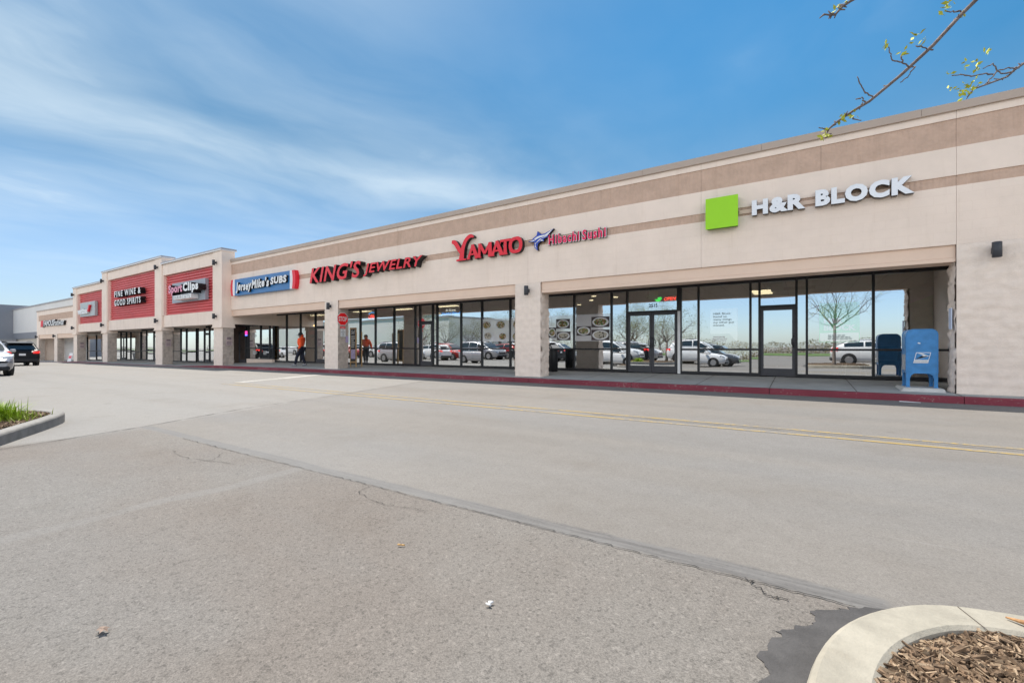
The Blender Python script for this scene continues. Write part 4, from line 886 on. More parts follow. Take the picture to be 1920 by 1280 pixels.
# ------------------------------------------------------------------ stop sign and notices on the pillar side
SX = -18.13
def octagon(r): return [(13.26+r*math.cos(R(22.5+45*i)), 2.46+r*math.sin(R(22.5+45*i))) for i in range(8)]
def yz_plate(mb, poly, x0, x1):
    n = len(poly); a = [mb.bm.verts.new((x0,p[0],p[1])) for p in poly]; b = [mb.bm.verts.new((x1,p[0],p[1])) for p in poly]
    mb.bm.faces.new(list(reversed(a))); mb.bm.faces.new(b)
    for i in range(n): mb.bm.faces.new((a[i], a[(i+1)%n], b[(i+1)%n], b[i]))
st = thing('stop_sign', 'red octagon stop sign with a small red plaque beneath on the pillar side', 'stop sign', (SX, 13.26, 2.0))
m = MB(); yz_plate(m, octagon(.325), SX, SX+.006); m.build('border', WHITE, st)
m = MB(); yz_plate(m, octagon(.30), SX+.0065, SX+.009); m.build('face', mat('stop_red', (.90,.015,.02), .4), st)
letters(st, 'STOP', 13.03, 13.49, 2.35, 2.57, SX+.0115, 0, WHITE, WHITE, offset=.02, plane='x', split=True)
m = MB(); m.box(SX, SX+.008, 13.13, 13.40, 2.01, 2.11); m.build('plaque', mat('stop_red', (.55,.012,.018)), st)
letters(st, '3-WAY', 13.16, 13.37, 2.03, 2.09, SX+.0105, 0, WHITE, WHITE, offset=.015, plane='x', split=False, name='plaque_text')
m = MB(); m.box(SX-.05, SX-.001, 13.24, 13.28, 1.75, 2.7); m.build('bracket', CAPG, st)
PAPER = mat('paper_white', (.7,.7,.7), .7, .04, 8); INK = mat('dark_ink', (.10,.08,.09), .7)
nt_ = thing('notice_plate', 'white parking notice under the stop sign', 'notice', (SX, 13.27, 1.6))
m = MB(); m.box(SX, SX+.006, 13.14, 13.42, 1.62, 1.99); m.build('plate', PAPER, nt_)
letters(nt_, 'NO\nPARKING\nFIRE\nLANE', 13.17, 13.39, 1.66, 1.95, SX+.0085, 0, INK, INK, plane='x', split=False, name='notice_text', align='CENTER')
nt_ = thing('paper_flyer', 'mauve paper flyer taped low on the pillar side', 'flyer', (SX, 13.5, 1.35))
m = MB(); m.box(SX, SX+.004, 13.42, 13.58, 1.36, 1.66); m.build('sheet', mat('mauve_paper', (.45,.36,.55), .7, .2, 20), nt_)
for i, (px_, lab) in enumerate(((-28.24, 'corner tower'), (-36.79, 'column between the haircut and liquor panels'), (-55.92, 'column beside the phone shop door'))):
    z_ = 1.62 + gz(px_)
    n_ = thing('notice_plate', 'two small pale notices on the ' + lab, 'notice', (px_, 12.9, z_-.3), 'small notices on the tower columns')
    for (za, zb_) in ((z_-.32, z_-.05), (z_, z_+.17)):
        m = MB(); m.box(px_, px_+.006, 12.76, 13.08, za, zb_); pl = m.build('plate', mat('pink_paper', (.55,.42,.42), .7), n_)
        for q in range(3): m = MB(); m.box(px_+.0062, px_+.0075, 12.80, 13.04, za+.05+q*.07*(zb_-za)/.27, za+.08+q*.07*(zb_-za)/.27); m.build('text_line', INK, pl)
jn = thing('notice_plate', 'narrow white notice on the rough block edge above the mailbox', 'notice', (2.72, 13.2, 1.5))
m = MB(); m.box(2.69, 2.705, 13.10, 13.30, 1.53, 1.98); m.build('plate', mat('bluish_white', (.6,.66,.8), .5), jn)

# ------------------------------------------------------------------ A-board, bin, yard sign
ab = thing('sandwich_board', 'tall wooden sandwich board with black chalk panel and lilac poster by the stop sign', 'sandwich board', (-18.72, 14.3, .15))
WOOD = mat('pine_frame', (.5,.31,.14), .6, .15, 8)
x0, x1, zb_ = -18.95, -18.48, walk_z(-18.7, 14.3)
m = MB(); m.box(x0, x0+.045, 14.28, 14.32, zb_, 2.1); m.box(x1-.045, x1, 14.28, 14.32, zb_, 2.1); m.box(x0+.045, x1-.045, 14.28, 14.32, 2.03, 2.1); m.box(x0+.045, x1-.045, 14.28, 14.32, zb_+.2, zb_+.28); m.build('frame', WOOD, ab)
m = MB(); m.box(x0, x0+.045, 14.62, 14.66, zb_, 1.9); m.box(x1-.045, x1, 14.62, 14.66, zb_, 1.9); m.build('rear_leg', WOOD, ab)
m = MB(); m.box(x0+.045, x1-.045, 14.29, 14.31, zb_+.28, 2.03); m.build('chalk_panel', mat('chalk_black', (.05,.05,.055), .7, .3, 12), ab)
m = MB(); m.box(x0+.07, x1-.07, 14.283, 14.289, .55, 1.02); m.build('poster', mat('lilac_poster', (.5,.42,.65), .6, .2, 12), ab)
CHALK = mat('chalk_white', (.65,.65,.62), .8)
flat_text(ab, 'Sell', x0+.09, x1-.09, 1.78, 1.98, 14.287, CHALK, shear=.3, offset=.02).name = 'chalk_text'
text_bars(ab, x0+.08, x1-.08, 1.1, 1.72, 14.287, CHALK, 6, 7, 'chalk_text')
tb = thing('trash_can', 'black bin half hidden behind the pillar at the grill windows', 'bin', (-7.95, 15.1, .2))
m = MB(); m.tube([(-7.95,15.1,.22),(-7.95,15.1,.24),(-7.95,15.1,.98),(-7.95,15.1,1.02)], [.17,.19,.21,.2], 20); m.build('body', BLACK, tb)
m = MB(); m.tube([(-7.95,15.1,1.021),(-7.95,15.1,1.05)], [.225,.225], 20); m.build('lid', BLACK, tb)
ys = thing('yard_sign', 'small white folding sign with red band outside the phone shop', 'sign', (-58.6, 13.0, gz(-58)))
m = MB(); m.hexa([(-59.2,12.6,gz(-58)),(-58.1,12.6,gz(-58)),(-58.1,12.66,gz(-58)),(-59.2,12.66,gz(-58)),(-59.2,12.8,.55),(-58.1,12.8,.55),(-58.1,12.86,.55),(-59.2,12.86,.55)]); m.build('panel', WHITE, ys)
m = MB(); m.hexa([(-59.05,12.66,.05),(-58.25,12.66,.05),(-58.25,12.68,.05),(-59.05,12.68,.05),(-59.05,12.72,.3),(-58.25,12.72,.3),(-58.25,12.74,.3),(-59.05,12.74,.3)]); m.build('band', SIGNRED, ys)

# ------------------------------------------------------------------ things in the shop windows
def film(name, col, refl=.4):
    if name in MATS: return MATS[name]
    m_ = mat(name, col, .6); t = m_.node_tree; b = t.nodes['Principled BSDF']; o_ = [n for n in t.nodes if n.type == 'OUTPUT_MATERIAL'][0]
    g_ = nd(t, 'ShaderNodeBsdfGlossy', {'Color': (.95,.98,1,1), 'Roughness': 0.0}); mx = nd(t, 'ShaderNodeMixShader', {0: refl, 1: b.outputs[0], 2: g_.outputs[0]}); t.links.new(mx.outputs[0], o_.inputs[0]); return m_
def poster(label, x0, x1, z0, z1, m_, y=15.92): 
    o = thing('window_poster', label, 'poster', ((x0+x1)/2, y, z0)); mm = MB(); mm.box(x0, x1, y, y+.004, z0, z1); mm.build('sheet', m_, o); return o
PALE = film('pale_mint_poster', (.92,.95,.95), .66)
p = thing('window_poster', 'pale mint poster with grey sentences in the tax office window', 'poster', (-2.1, G-.012, 1.27)); m = MB(); m.prism_xz([(-2.51,2.39),(-2.51,1.57),(-1.93,1.57),(-1.70,1.27),(-1.70,2.39)], G-.012, G-.008); m.build('sheet', PALE, p)
flat_text(p, 'H&R Block\nfound so\nmany things\nmy other guy\nmissed.', -2.42, -1.80, 1.82, 2.26, G-.015, mat('grey_text', (.35,.42,.42), .7), offset=.015).name = 'poster_text'
text_bars(p, -2.45, -1.93, 1.32, 1.50, G-.012, WHITE, 3, 5)
p = poster('tall mint green poster with bold white words behind the reflected tree', .44, 1.38, 1.28, 2.42, film('mint_green_poster', (.30,.95,.50), .58), G-.012)
flat_text(p, 'H&R\nBLOCK', .55, 1.3, 1.62, 1.98, G-.018, film('bright_white_vinyl', (.97,.97,.97), .62), offset=.05).name = 'poster_text'
m = MB(); m.box(.46, 1.36, G-.016, G-.0125, 1.30, 1.55); m.build('lower_panel', PALE, p)
text_bars(p, .6, 1.25, 1.36, 1.5, G-.019, mat('grey_text', (.3,.3,.3)), 3, 6)
p = poster('small lime square sticker on the tax office door', -.86, -.74, 1.86, 1.97, GREEN, G+.012)
p = thing('wall_poster', 'dark green poster on the right wall inside the tax office', 'poster', (3.29, 17.6, 1.2))
m = MB(); m.box(3.285, 3.305, 18.0, 21.5, 1.1, 2.7); m.build('sheet', mat('dark_green_poster', (.10,.45,.05), .6), p)
FOODC = [(.42,.20,.07),(.22,.26,.10),(.5,.44,.34),(.12,.22,.05),(.42,.27,.13),(.50,.47,.40)]
def food_mat(k):
    nm = 'dish_%d' % k
    if nm in MATS: return MATS[nm]
    m_ = mat(nm, FOODC[k], .6); t = m_.node_tree; b = t.nodes['Principled BSDF']; tcn = nd(t, 'ShaderNodeTexCoord')
    v = nd(t, 'ShaderNodeTexVoronoi', {'Vector': tcn.outputs['Object'], 'Scale': 26.0}); c_ = nd(t, 'ShaderNodeSeparateColor', {0: v.outputs['Color']})
    q = mixc(t, sstep(t, c_.outputs[0], .45, .5), FOODC[k], FOODC[(k+3) % 6]); q = mixc(t, sstep(t, c_.outputs[1], .7, .75), q, (.55,.5,.4)); q = mixc(t, sstep(t, c_.outputs[2], .78, .82), q, (.05,.04,.03))
    t.links.new(q, b.inputs['Base Color']); return m_
def food_poster(label, x0, x1, z0, z1, plates):
    p = poster(label, x0, x1, z0, z1, film('white_menu_poster', (.93,.93,.96), .42), G-.012)
    for k, (u, v, w_, h_, sq) in enumerate(plates):
        cx_, cz_ = x0+(x1-x0)*u, z0+(z1-z0)*v; dm = food_mat(k % 6)
        mm = MB()
        if sq: mm.box(cx_-w_, cx_+w_, G-.016, G-.0125, cz_-h_, cz_+h_); dp = mm.build('dish_picture', mat('dark_table', (.09,.07,.07), .6), p)
        else: mm.prism_xz([(cx_+w_*1.05*math.cos(a*.314), cz_+h_*1.1*math.sin(a*.314)) for a in range(20)], G-.016, G-.0125); dp = mm.build('dish_picture', mat('plate_grey', (.55,.57,.6), .4), p)
        mm = MB(); mm.prism_xz([(cx_+w_*.9*math.cos(a*.314), cz_+h_*.88*math.sin(a*.314)) for a in range(20)], G-.018, G-.0165); mm.build('plate', WHITE if sq else dm, dp)
        mm = MB(); rr = random.Random(k*7+int(x0*10)); mm.prism_xz([(cx_+w_*(.62+.14*rr.random())*math.cos(a*.314), cz_+h_*(.6+.14*rr.random())*math.sin(a*.314)) for a in range(20)], G-.0205, G-.0185); mm.build('food', dm, dp)
food_poster('menu poster with plain plates of food left of the grill pillar', -11.86, -10.40, 1.38, 2.38, [(.17,.72,.24,.17,0),(.68,.72,.24,.17,0),(.22,.25,.22,.17,0),(.75,.22,.2,.15,0)])
food_poster('menu poster strip cut off by the grill pillar', -10.34, -8.84, 1.38, 2.38, [(.2,.7,.2,.2,0),(.18,.2,.2,.18,0)])
food_poster('menu poster with framed dishes just right of the grill pillar', -8.77, -7.43, 1.40, 2.39, [(.66,.66,.30,.19,1),(.3,.32,.18,.2,1),(.68,.18,.30,.17,1)])
food_poster('menu poster with framed dishes and lantern drawing beside the mint door', -7.37, -5.92, 1.37, 2.39, [(.72,.70,.36,.2,1),(.25,.38,.30,.18,1),(.72,.22,.36,.2,1)])
def neon(name, label, x0, x1, z0, z1, text, col, y=15.97):
    o = thing(name, label, 'neon sign', ((x0+x1)/2, y, z0)); e = mat('neon_' + '_'.join(str(int(c*100)) for c in col), col, .4, emis=col, es=2.5)
    flat_text(o, text, x0, x1, z0, z1, y, e, shear=.2, offset=.01).name = 'neon_text'; return o, e
o, e = neon('open_sign', 'red neon open sign above the grill doors', -4.03, -3.62, 2.76, 2.88, 'OPEN', (1,.06,.03))
o, e = neon('open_sign', 'red neon open sign under a blue arc at the jeweller', -19.62, -18.98, 2.66, 2.86, 'OPEN', (1,.06,.04))
m = MB(); m.tube([(-19.62+.64*t/10, 15.97, 2.90+.09*math.sin(math.pi*t/10)) for t in range(11)], .016, 6); m.build('arc', mat('neon_blue', (.05,.35,1), .4, emis=(.05,.4,1), es=1.5), o)
o = thing('led_banner', 'black banner with white and blue glowing script in the jeweller window', 'banner', (-13.8, 15.95, 2.66)); m = MB(); m.box(-14.42, -13.12, 15.96, 15.98, 2.60, 2.98); m.build('backing', BLACK, o)
flat_text(o, 'In Store', -14.1, -13.5, 2.81, 2.93, 15.955, mat('led_white', (1,1,.9), .4, emis=(1,.95,.8), es=1.2), shear=.25).name = 'led_text'
flat_text(o, 'Jewelry Repair', -14.38, -13.16, 2.64, 2.78, 15.955, mat('neon_blue', (.05,.35,1)), shear=.25, offset=.01).name = 'led_text'
def exit_box(label, x, z, gr):
    o = thing('emergency_light', label, 'emergency light', (x, 16.05, z)); mm = MB(); mm.box(x-.16, x+.16, 16.0, 16.08, z-.15, z+.15); mm.build('housing', mat('box_white', (.62,.63,.55), .5), o, bevel=.01)
    mm = MB(); mm.tube([(x-.24,16.03,z),(x-.24,16.1,z)], .05, 10); mm.build('lamp_head', WHITE, o)
    if gr: mm = MB(); mm.prism_xz([(x+.17+.13*math.cos(a), z-.08+.16*math.sin(a)) for a in [k*math.pi/8 - math.pi for k in range(9)]], 16.03, 16.06); mm.build('exit_lamp', mat('exit_green', (.02,.6,.05), .4, emis=(.03,.9,.1), es=1.0), o)
exit_box('white emergency light box with green glow above the grill doors', -4.42, 2.98, True)
exit_box('white emergency light box above the tax office door', -.62, 3.0, False)
exit_box('white emergency light box above the jeweller door', -15.25, 2.98, False)
p = poster('white and red notice hanging in the jeweller door', -15.42, -15.18, 1.45, 2.0, PAPER, G+.014)
m = MB(); m.box(-15.5, -15.08, G+.009, G+.013, 1.2, 1.52); m.build('red_notice', mat('red_notice', (.55,.06,.07), .6), p)
p = poster('small pinkish notice on the left grill door', -4.93, -4.70, 1.38, 1.70, mat('pinkish_sheet', (.62,.5,.5), .7), G+.014)
p = poster('white outlined menu sheet on the right grill door', -4.28, -3.78, .72, 2.0, mat('pale_sheet', (.62,.66,.63), .7), G+.03)
m = MB(); m.box(-4.22, -3.84, G+.024, G+.029, .78, 1.94); m.build('inner_sheet', mat('sheet_inner', (.42,.44,.38), .7, .2, 5), p)
sp_ = thing('shop_emblem', 'round red and white sandwich emblem hanging in the window behind the walker', 'sign', (-24.9, 15.97, 1.6))
m = MB(); m.prism_xz([(-24.75+.42*math.cos(a*.314), 2.05+.36*math.sin(a*.314)) for a in range(20)], 15.97, 15.99); m.build('disc', mat('emblem_dark', (.05,.04,.05), .5), sp_)
m = MB(); m.box(-25.1, -24.4, 15.95, 15.965, 1.88, 2.12); m.build('bar', SIGNRED, sp_)
for k, x in enumerate((-27.0, -25.4)):
    o = thing('pendant_lamp', 'warm pendant lamp %s in the sandwich shop' % ('left of two' if k == 0 else 'right of two'), 'lamp', (x, 17.6, 2.4)); m = MB(); m.cyl((x,17.6,2.62),(x,17.6,3.19),.012,6); m.build('cord', BLACK, o)
    m = MB(); m.tube([(x,17.6,2.40),(x,17.6,2.45),(x,17.6,2.55),(x,17.6,2.62)], [.05,.10,.10,.03], 12); m.build('bulb', LAMPW, o)
nb = thing('window_sign', 'small magenta and blue lit sign at the dark shop entrance', 'sign', (-31.78, 15.6, 2.0)); m = MB(); m.box(-31.9, -31.66, 15.6, 15.63, 1.98, 2.22); m.build('lit_face', mat('lit_magenta', (.7,.05,.4), .5, emis=(.9,.05,.35), es=.6), nb)
m = MB(); m.box(-31.9, -31.66, 15.6, 15.63, 1.9, 1.979); m.build('lit_edge', mat('lit_blue', (.05,.1,.8), .5, emis=(.1,.2,1), es=.8), nb)
for k, (xa, za) in enumerate(((-31.1, 1.75), (-31.05, .62), (-29.75, .62))):
    o = thing('window_decal', 'white lettering decal %s' % ('high on the dark shop window', 'low on the left dark shop window', 'low on the right dark shop window')[k], 'decal', (xa+.2, 15.68, za)); text_bars(o, xa, xa+.55, za, za+.27, 15.68, WHITE, 3, 3, 'decal_text')
def chair(label, x, y, rz):
    o = thing('waiting_chair', label, 'chair', (x, y, .26), 'white legged chairs in the tax office', world=False, rz=rz); m = MB(); m.box(-.24,.24,-.24,.24,.42,.48); m.build('seat', mat('chair_grey', (.12,.13,.13), .6), o)
    m = MB(); m.box(-.24,.24,.22,.27,.5,.9); m.build('backrest', mat('chair_grey', (.12,.13,.13)), o)
    for sx in (-1,1):
        for sy in (-1,1): m = MB(); m.tube([(sx*.2,sy*.2,.42),(sx*.27,sy*.26,0)], .014, 6); m.build('leg', WHITE, o)
chair('white legged chair nearest the right window wall of the tax office', 2.95, 16.9, R(90)); chair('white legged chair in the middle of the tax office row', 2.15, 17.0, 0); chair('white legged chair at the left of the tax office row', 1.3, 16.8, R(10))

# ------------------------------------------------------------------ vehicles
def paint(name, col, metal=0.0): return mat(name, col, 0.32, metal=metal, spec=.5, coat=0.8)
def build_suv(name, label, paintm, L=4.5, Wd=1.82, H=1.66):
    r = thing(name, label, 'car', (0,0,0), world=False); w = Wd/2; hl = L/2
    ST = [(hl,.66*w/.91,.34,.60,.66),(hl-.08,.82*w/.91,.27,.72,.80),(hl-.3,.88*w/.91,.22,.86,.94),(hl-.75,.905*w/.91,.20,.93,1.02),(hl-1.25,w,.20,.98,1.08),(0,w,.20,1.0,1.10),(-hl+.7,w,.20,1.03,1.11),(-hl+.25,.89*w/.91,.25,1.02,1.10),(-hl+.06,.84*w/.91,.32,.97,1.05),(-hl,.74*w/.91,.38,.85,.95)]
    m = MB(); rings = []
    for x, ww, lo, be, tp in ST:
        half = [(ww*.86,lo),(ww*.96,lo+.10),(ww,lo+.28),(ww*1.0,(lo+be)/2+.08),(ww*.985,be-.05),(ww*.95,be),(ww*.82,tp-.02),(ww*.45,tp+.015),(0,tp+.02)]
        ring = half + [(-y, z) for y, z in reversed(half[:-1])]
        rings.append([m.bm.verts.new((x, y, z)) for y, z in ring])
    n = len(rings[0])
    for a, b in zip(rings, rings[1:]):
        for k in range(n): f = m.bm.faces.new((a[k], a[(k+1)%n], b[(k+1)%n], b[k])); f.smooth = True
    m.bm.faces.new(rings[0]); m.bm.faces.new(list(reversed(rings[-1])))
    m.build('body', paintm, r)
    GS = [(hl-1.12,1.04,.86),(hl-1.45,1.26,.80),(hl-1.95,H-.10,.70),(hl-2.5,H-.01,.66),(-.7,H,.66),(-hl+.75,H-.04,.66),(-hl+.42,H-.22,.71),(-hl+.14,1.06,.80)]
    m = MB(); rings = []
    for x, z, wt in GS:
        wt *= w/.91; half = [(.87*w/.91,1.03),(.5*(wt+.87*w/.91)+.03,1.03+(z-1.03)*.5),(wt,z-.05*(z-1.03)),(wt*.86,z),(0,z+.03)]
        rings.append([m.bm.verts.new((x, y, zz)) for y, zz in half + [(-y, q) for y, q in reversed(half[:-1])]])
    n = len(rings[0])
    for a, b in zip(rings, rings[1:]):
        for k in range(n-1): f = m.bm.faces.new((a[k], a[k+1], b[k+1], b[k])); f.smooth = True
    m.bm.faces.new(rings[0][:]); m.bm.faces.new(list(reversed(rings[-1])))
    m.build('cabin', paintm, r)
    def side(x, v):      # point on the cabin flank at station x, height share v
        z = lin(-x, [(-g[0], g[1]) for g in GS]); wt = lin(-x, [(-g[0], g[2]) for g in GS])*w/.91; b = .87*w/.91; md = .5*(wt+b)+.03
        y = b+(md-b)*v*2 if v < .5 else md+(wt-md)*(v-.5)*2
        return y+.012, 1.03+(z-1.03)*v
    for sg in (1, -1):
        m = MB()
        for xa, xb in ((hl-1.42,hl-2.06),(hl-2.14,hl-3.0),(hl-3.08,-hl+.62)):
            pts = []
            for i in range(5):
                x = xa+(xb-xa)*i/4; lo = side(x,.16); hi = side(x,.86); md = side(x,.5); pts.append(((x,sg*lo[0],lo[1]),(x,sg*md[0],md[1]),(x,sg*hi[0],hi[1])))
            for a, b in zip(pts, pts[1:]):
                for j in (0,1): m.face([a[j],b[j],b[j+1],a[j+1]] if sg < 0 else [a[j+1],b[j+1],b[j],a[j]])
        m.build('window', CARGLASS, r)
    q = w/.91
    m = MB(); m.face([(hl-1.14+.03,-.74*q,1.09),(hl-1.14+.03,.74*q,1.09),(hl-1.47+.04,.72*q,1.29),(hl-1.47+.04,-.72*q,1.29)]); m.face([(hl-1.47+.04,-.72*q,1.29),(hl-1.47+.04,.72*q,1.29),(hl-1.93+.04,.58*q,H-.09),(hl-1.93+.04,-.58*q,H-.09)]); m.build('windshield', CARGLASS, r)
    m = MB(); m.face([(-hl+.40-.02,-.60*q,H-.23),(-hl+.40-.02,.60*q,H-.23),(-hl+.16-.02,.70*q,1.13),(-hl+.16-.02,-.70*q,1.13)]); m.build('rear_window', CARGLASS, r)
    for sx in (1, -1):
        for sg in (1, -1):
            x = sx*(hl-.88); wh = MB(); wh.tube([(x,sg*(w-.22),.34),(x,sg*(w+.005),.34)], .405, 24); wh.build('wheel_arch', TRIM, r)
            t = MB(); t.tube([(x,sg*(w-.20),.34),(x,sg*(w-.17),.34),(x,sg*(w+.0),.34),(x,sg*(w+.025),.34)], [.31,.34,.34,.31], 24); to = t.build('wheel', RUBBER, r)
            rm = MB(); rm.tube([(x,sg*(w+.026),.34),(x,sg*(w+.03),.34)], [.22,.21], 20)
            rm.build('rim', RIM, to)
    for sg in (1, -1):
        m = MB(); m.hexa([(hl-.34,sg*.62*q,.78),(hl-.02,sg*.50*q,.72),(hl-.10,sg*.80*q,.74),(hl-.40,sg*.895*q,.80),(hl-.34,sg*.62*q,.90),(hl-.06,sg*.52*q,.80),(hl-.13,sg*.82*q,.84),(hl-.42,sg*.895*q,.92)]); m.build('headlight', HEADL, r)
        m = MB(); m.hexa([(-hl+.02,sg*.50*q,.86),(-hl-.012,sg*.50*q,.86),(-hl-.0,sg*.80*q,.86),(-hl+.30,sg*.905*q,.88),(-hl+.08,sg*.50*q,1.0),(-hl+.02,sg*.50*q,1.0),(-hl+.03,sg*.84*q,1.02),(-hl+.32,sg*.90*q,1.03)]); m.build('tail_light', TAILL, r)
        m = MB(); m.box(hl-1.5,hl-1.32,sg*(w+.02),sg*(w+.19),1.0,1.13); m.build('mirror', paintm, r, bevel=.03)
        m = MB(); m.tube([(hl-2.2,sg*.60*q,H-.03),(hl-2.4,sg*.61*q,H+.045),(-hl+1.0,sg*.61*q,H+.04),(-hl+.85,sg*.60*q,H-.04)], .02, 6); m.build('roof_rail', TRIM, r)
    m = MB(); m.hexa([(hl-.05,-.52*q,.52),(hl+.012,-.42*q,.52),(hl+.012,.42*q,.52),(hl-.05,.52*q,.52),(hl-.06,-.60*q,.72),(hl-.015,-.5*q,.72),(hl-.015,.5*q,.72),(hl-.06,.60*q,.72)]); gr_ = m.build('grille', BLACK, r)
    m = MB(); m.box(hl-.02, hl+.022, -.4*q, .4*q, .60, .63); m.build('grille_bar', CHROME, gr_)
    m = MB(); m.box(hl-.25, hl+.03, -.72*q, .72*q, .25, .40); m.box(-hl-.03, -hl+.25, -.76*q, .76*q, .28, .50); m.build('bumper', TRIM, r, bevel=.03)
    m = MB(); m.box(-hl-.02, -hl-.001, -.16, .16, .72, .86); m.build('licence_plate', WHITE, r)
    m = MB(); m.hexa([(-hl+.34,-.6*q,H-.12),(-hl+.85,-.62*q,H-.03),(-hl+.85,.62*q,H-.03),(-hl+.34,.6*q,H-.12),(-hl+.30,-.6*q,H-.07),(-hl+.85,-.60*q,H+.03),(-hl+.85,.60*q,H+.03),(-hl+.30,.6*q,H-.07)]); m.build('spoiler', paintm, r)
    return r
def build_sedan(name, label, paintm): return build_suv(name, label, paintm, 4.65, 1.80, 1.44)
def put(o, x, y, deg): o.location = (x, y, gz(x)); o.rotation_euler = (0, 0, R(deg)); return o
mat('black_car_paint', (.012,.013,.016), .45, spec=.25)
suv = put(build_suv('parked_car', 'silver grey suv cut by the left edge of the picture', paint('silver_paint', (.42,.42,.44), .4)), -30.2, 3.50, 0)
blk = put(build_suv('parked_car', 'black suv seen from behind with red tail lamps in front of the shoe shop', paint('black_car_paint', (.012,.013,.016))), -47.2, 7.35, 180)
van = thing('delivery_van', 'white van with side windows parked before the white store beyond the black suv', 'van', (-86, 13.6, gz(-86)), world=False, rz=R(170))
m = MB(); sec = [(-1.0,.35),(1.0,.35),(1.02,1.3),(.93,2.15),(.8,2.33),(-.8,2.33),(-.93,2.15),(-1.02,1.3)]
rg = [[m.bm.verts.new((x, y*k, .35+(z-.35)*h_)) for y, z in sec] for x, k, h_ in ((-2.7,.97,.98),(-2.6,1,1),(1.3,1,1),(1.9,.97,.75),(2.7,.92,.52),(2.8,.85,.4))]
for a, b in zip(rg, rg[1:]):
    for k in range(8): m.bm.faces.new((a[k], a[(k+1)%8], b[(k+1)%8], b[k]))
m.bm.faces.new(list(reversed(rg[0]))); m.bm.faces.new(rg[-1]); m.build('body', paint('white_paint_car', (.75,.75,.75)), van)
for sg in (1,-1):
    for xa in (-2.3,-1.4,-.5,.4): m = MB(); m.hexa([(xa,sg*1.012,1.35),(xa+.75,sg*1.012,1.35),(xa+.75,sg*1.03,1.35),(xa,sg*1.03,1.35),(xa,sg*.95,2.0),(xa+.75,sg*.95,2.0),(xa+.75,sg*.965,2.0),(xa,sg*.965,2.0)]); m.build('window', CARGLASS, van)
    for xa in (-1.7,1.9): m = MB(); m.cyl((xa,sg*.8,.36),(xa,sg*1.03,.36),.36,20); m.build('wheel', RUBBER, van)
    m = MB(); m.box(-2.73,-2.6,sg*.75,sg*.9,.9,1.3); m.build('tail_light', TAILL, van)
m = MB(); m.box(-2.72,-2.66,-.7,.7,1.35,1.95); m.build('rear_window', CARGLASS, van)
# cars standing in the lot behind the camera: seen mirrored in the shop glass
sed = build_sedan('parked_car', 'white sedan', paint('white_paint_car', (.75,.75,.75)))
suv2 = build_suv('parked_car', 'white suv', paint('white_paint_car', (.75,.75,.75)))
COLS = {'white': paint('white_paint_car', (.75,.75,.75)), 'red': paint('red_car_paint', (.35,.015,.012)), 'black': MATS['black_car_paint'], 'grey': paint('grey_car_paint', (.10,.105,.115), .3), 'silver': paint('silver_paint', (.42,.42,.44), .4), 'blue': paint('blue_car_paint', (.02,.05,.14))}
LOT = [(3.9,-3.1,0,'white',0),(9.3,-3.4,180,'white',1),(-6.9,-6.2,0,'white',1),(-12.4,-2.2,0,'white',1),(-12.6,-5.0,180,'black',0),(-6.3,-8.4,0,'grey',0),(-12.5,-7.9,0,'silver',1),
       (-19.2,-1.6,180,'black',1),(-19.3,-4.4,0,'grey',0),(-24.6,-1.2,0,'silver',1),(-24.5,-4.0,180,'red',0),(-31.5,-1.4,180,'white',0),(-31.4,-4.2,0,'red',1),(-37.0,-1.0,0,'white',0),(-37.2,-3.8,180,'black',1),(-44.0,-1.2,0,'red',0),(-44.2,-4.1,0,'white',1),(-50,-1.5,180,'grey',1),
       (9.7,-8.3,0,'blue',0),(4.5,-16,90,'silver',1),(-9.5,-14,90,'red',0),(-22,-12,0,'white',1),(-30,-14,180,'black',0),(-40,-12,0,'white',0),(15,-9,0,'silver',0),(-58,-3,0,'white',0),(-66,-4,0,'black',1)]
for i, (x, y, a, c_, kind) in enumerate(LOT):
    o = (suv2 if kind else sed) if (i < 2 and ((kind and i) or (not kind and not i))) else copy_tree(suv2 if kind else sed)
    put(o, x, y, a); o['group'] = 'cars in the lot mirrored in the shop windows'
    o['label'] = '%s %s standing %s of the lot, mirrored in the shop glass' % (c_, 'suv' if kind else 'sedan', 'in the front row' if y > -7 else 'in a back row')
    for ch in o.children:
        if ch.name.split('.')[0] in ('body', 'cabin', 'mirror'): ch.material_slots[0].link = 'OBJECT'; ch.material_slots[0].material = COLS[c_]

# ------------------------------------------------------------------ person walking along the shops
def skin(name, V, E_, Rr, m_, parent, root=0, sub=2, extra=None):
    me = bpy.data.meshes.new(name); me.from_pydata(V, E_, []); o = bpy.data.objects.new(name, me); COL.objects.link(o)
    md = o.modifiers.new('skin', 'SKIN'); sb = o.modifiers.new('sub', 'SUBSURF'); sb.levels = sb.render_levels = sub
    for i, sv in enumerate(me.skin_vertices[0].data):
        rr = Rr[i]; sv.radius = rr if isinstance(rr, tuple) else (rr, rr); sv.use_root = (i == root)
    dg = bpy.context.evaluated_depsgraph_get(); em = bpy.data.meshes.new_from_object(o.evaluated_get(dg)); bpy.data.objects.remove(o); bpy.data.meshes.remove(me)
    bm = bmesh.new(); bm.from_mesh(em)
    if extra: extra(bm)
    for f in bm.faces: f.smooth = True
    bm.to_mesh(em); bm.free(); em.name = name; em.materials.clear(); em.materials.append(m_)
    q = bpy.data.objects.new(name, em); COL.objects.link(q); q.parent = parent; return q
pr = thing('person', 'person in orange hooded jacket, dark trousers and black cap walking past the sandwich shop', 'person', (-22.25, 13.75, walk_z(-22.25, 13.75)), world=False, rz=R(-150))
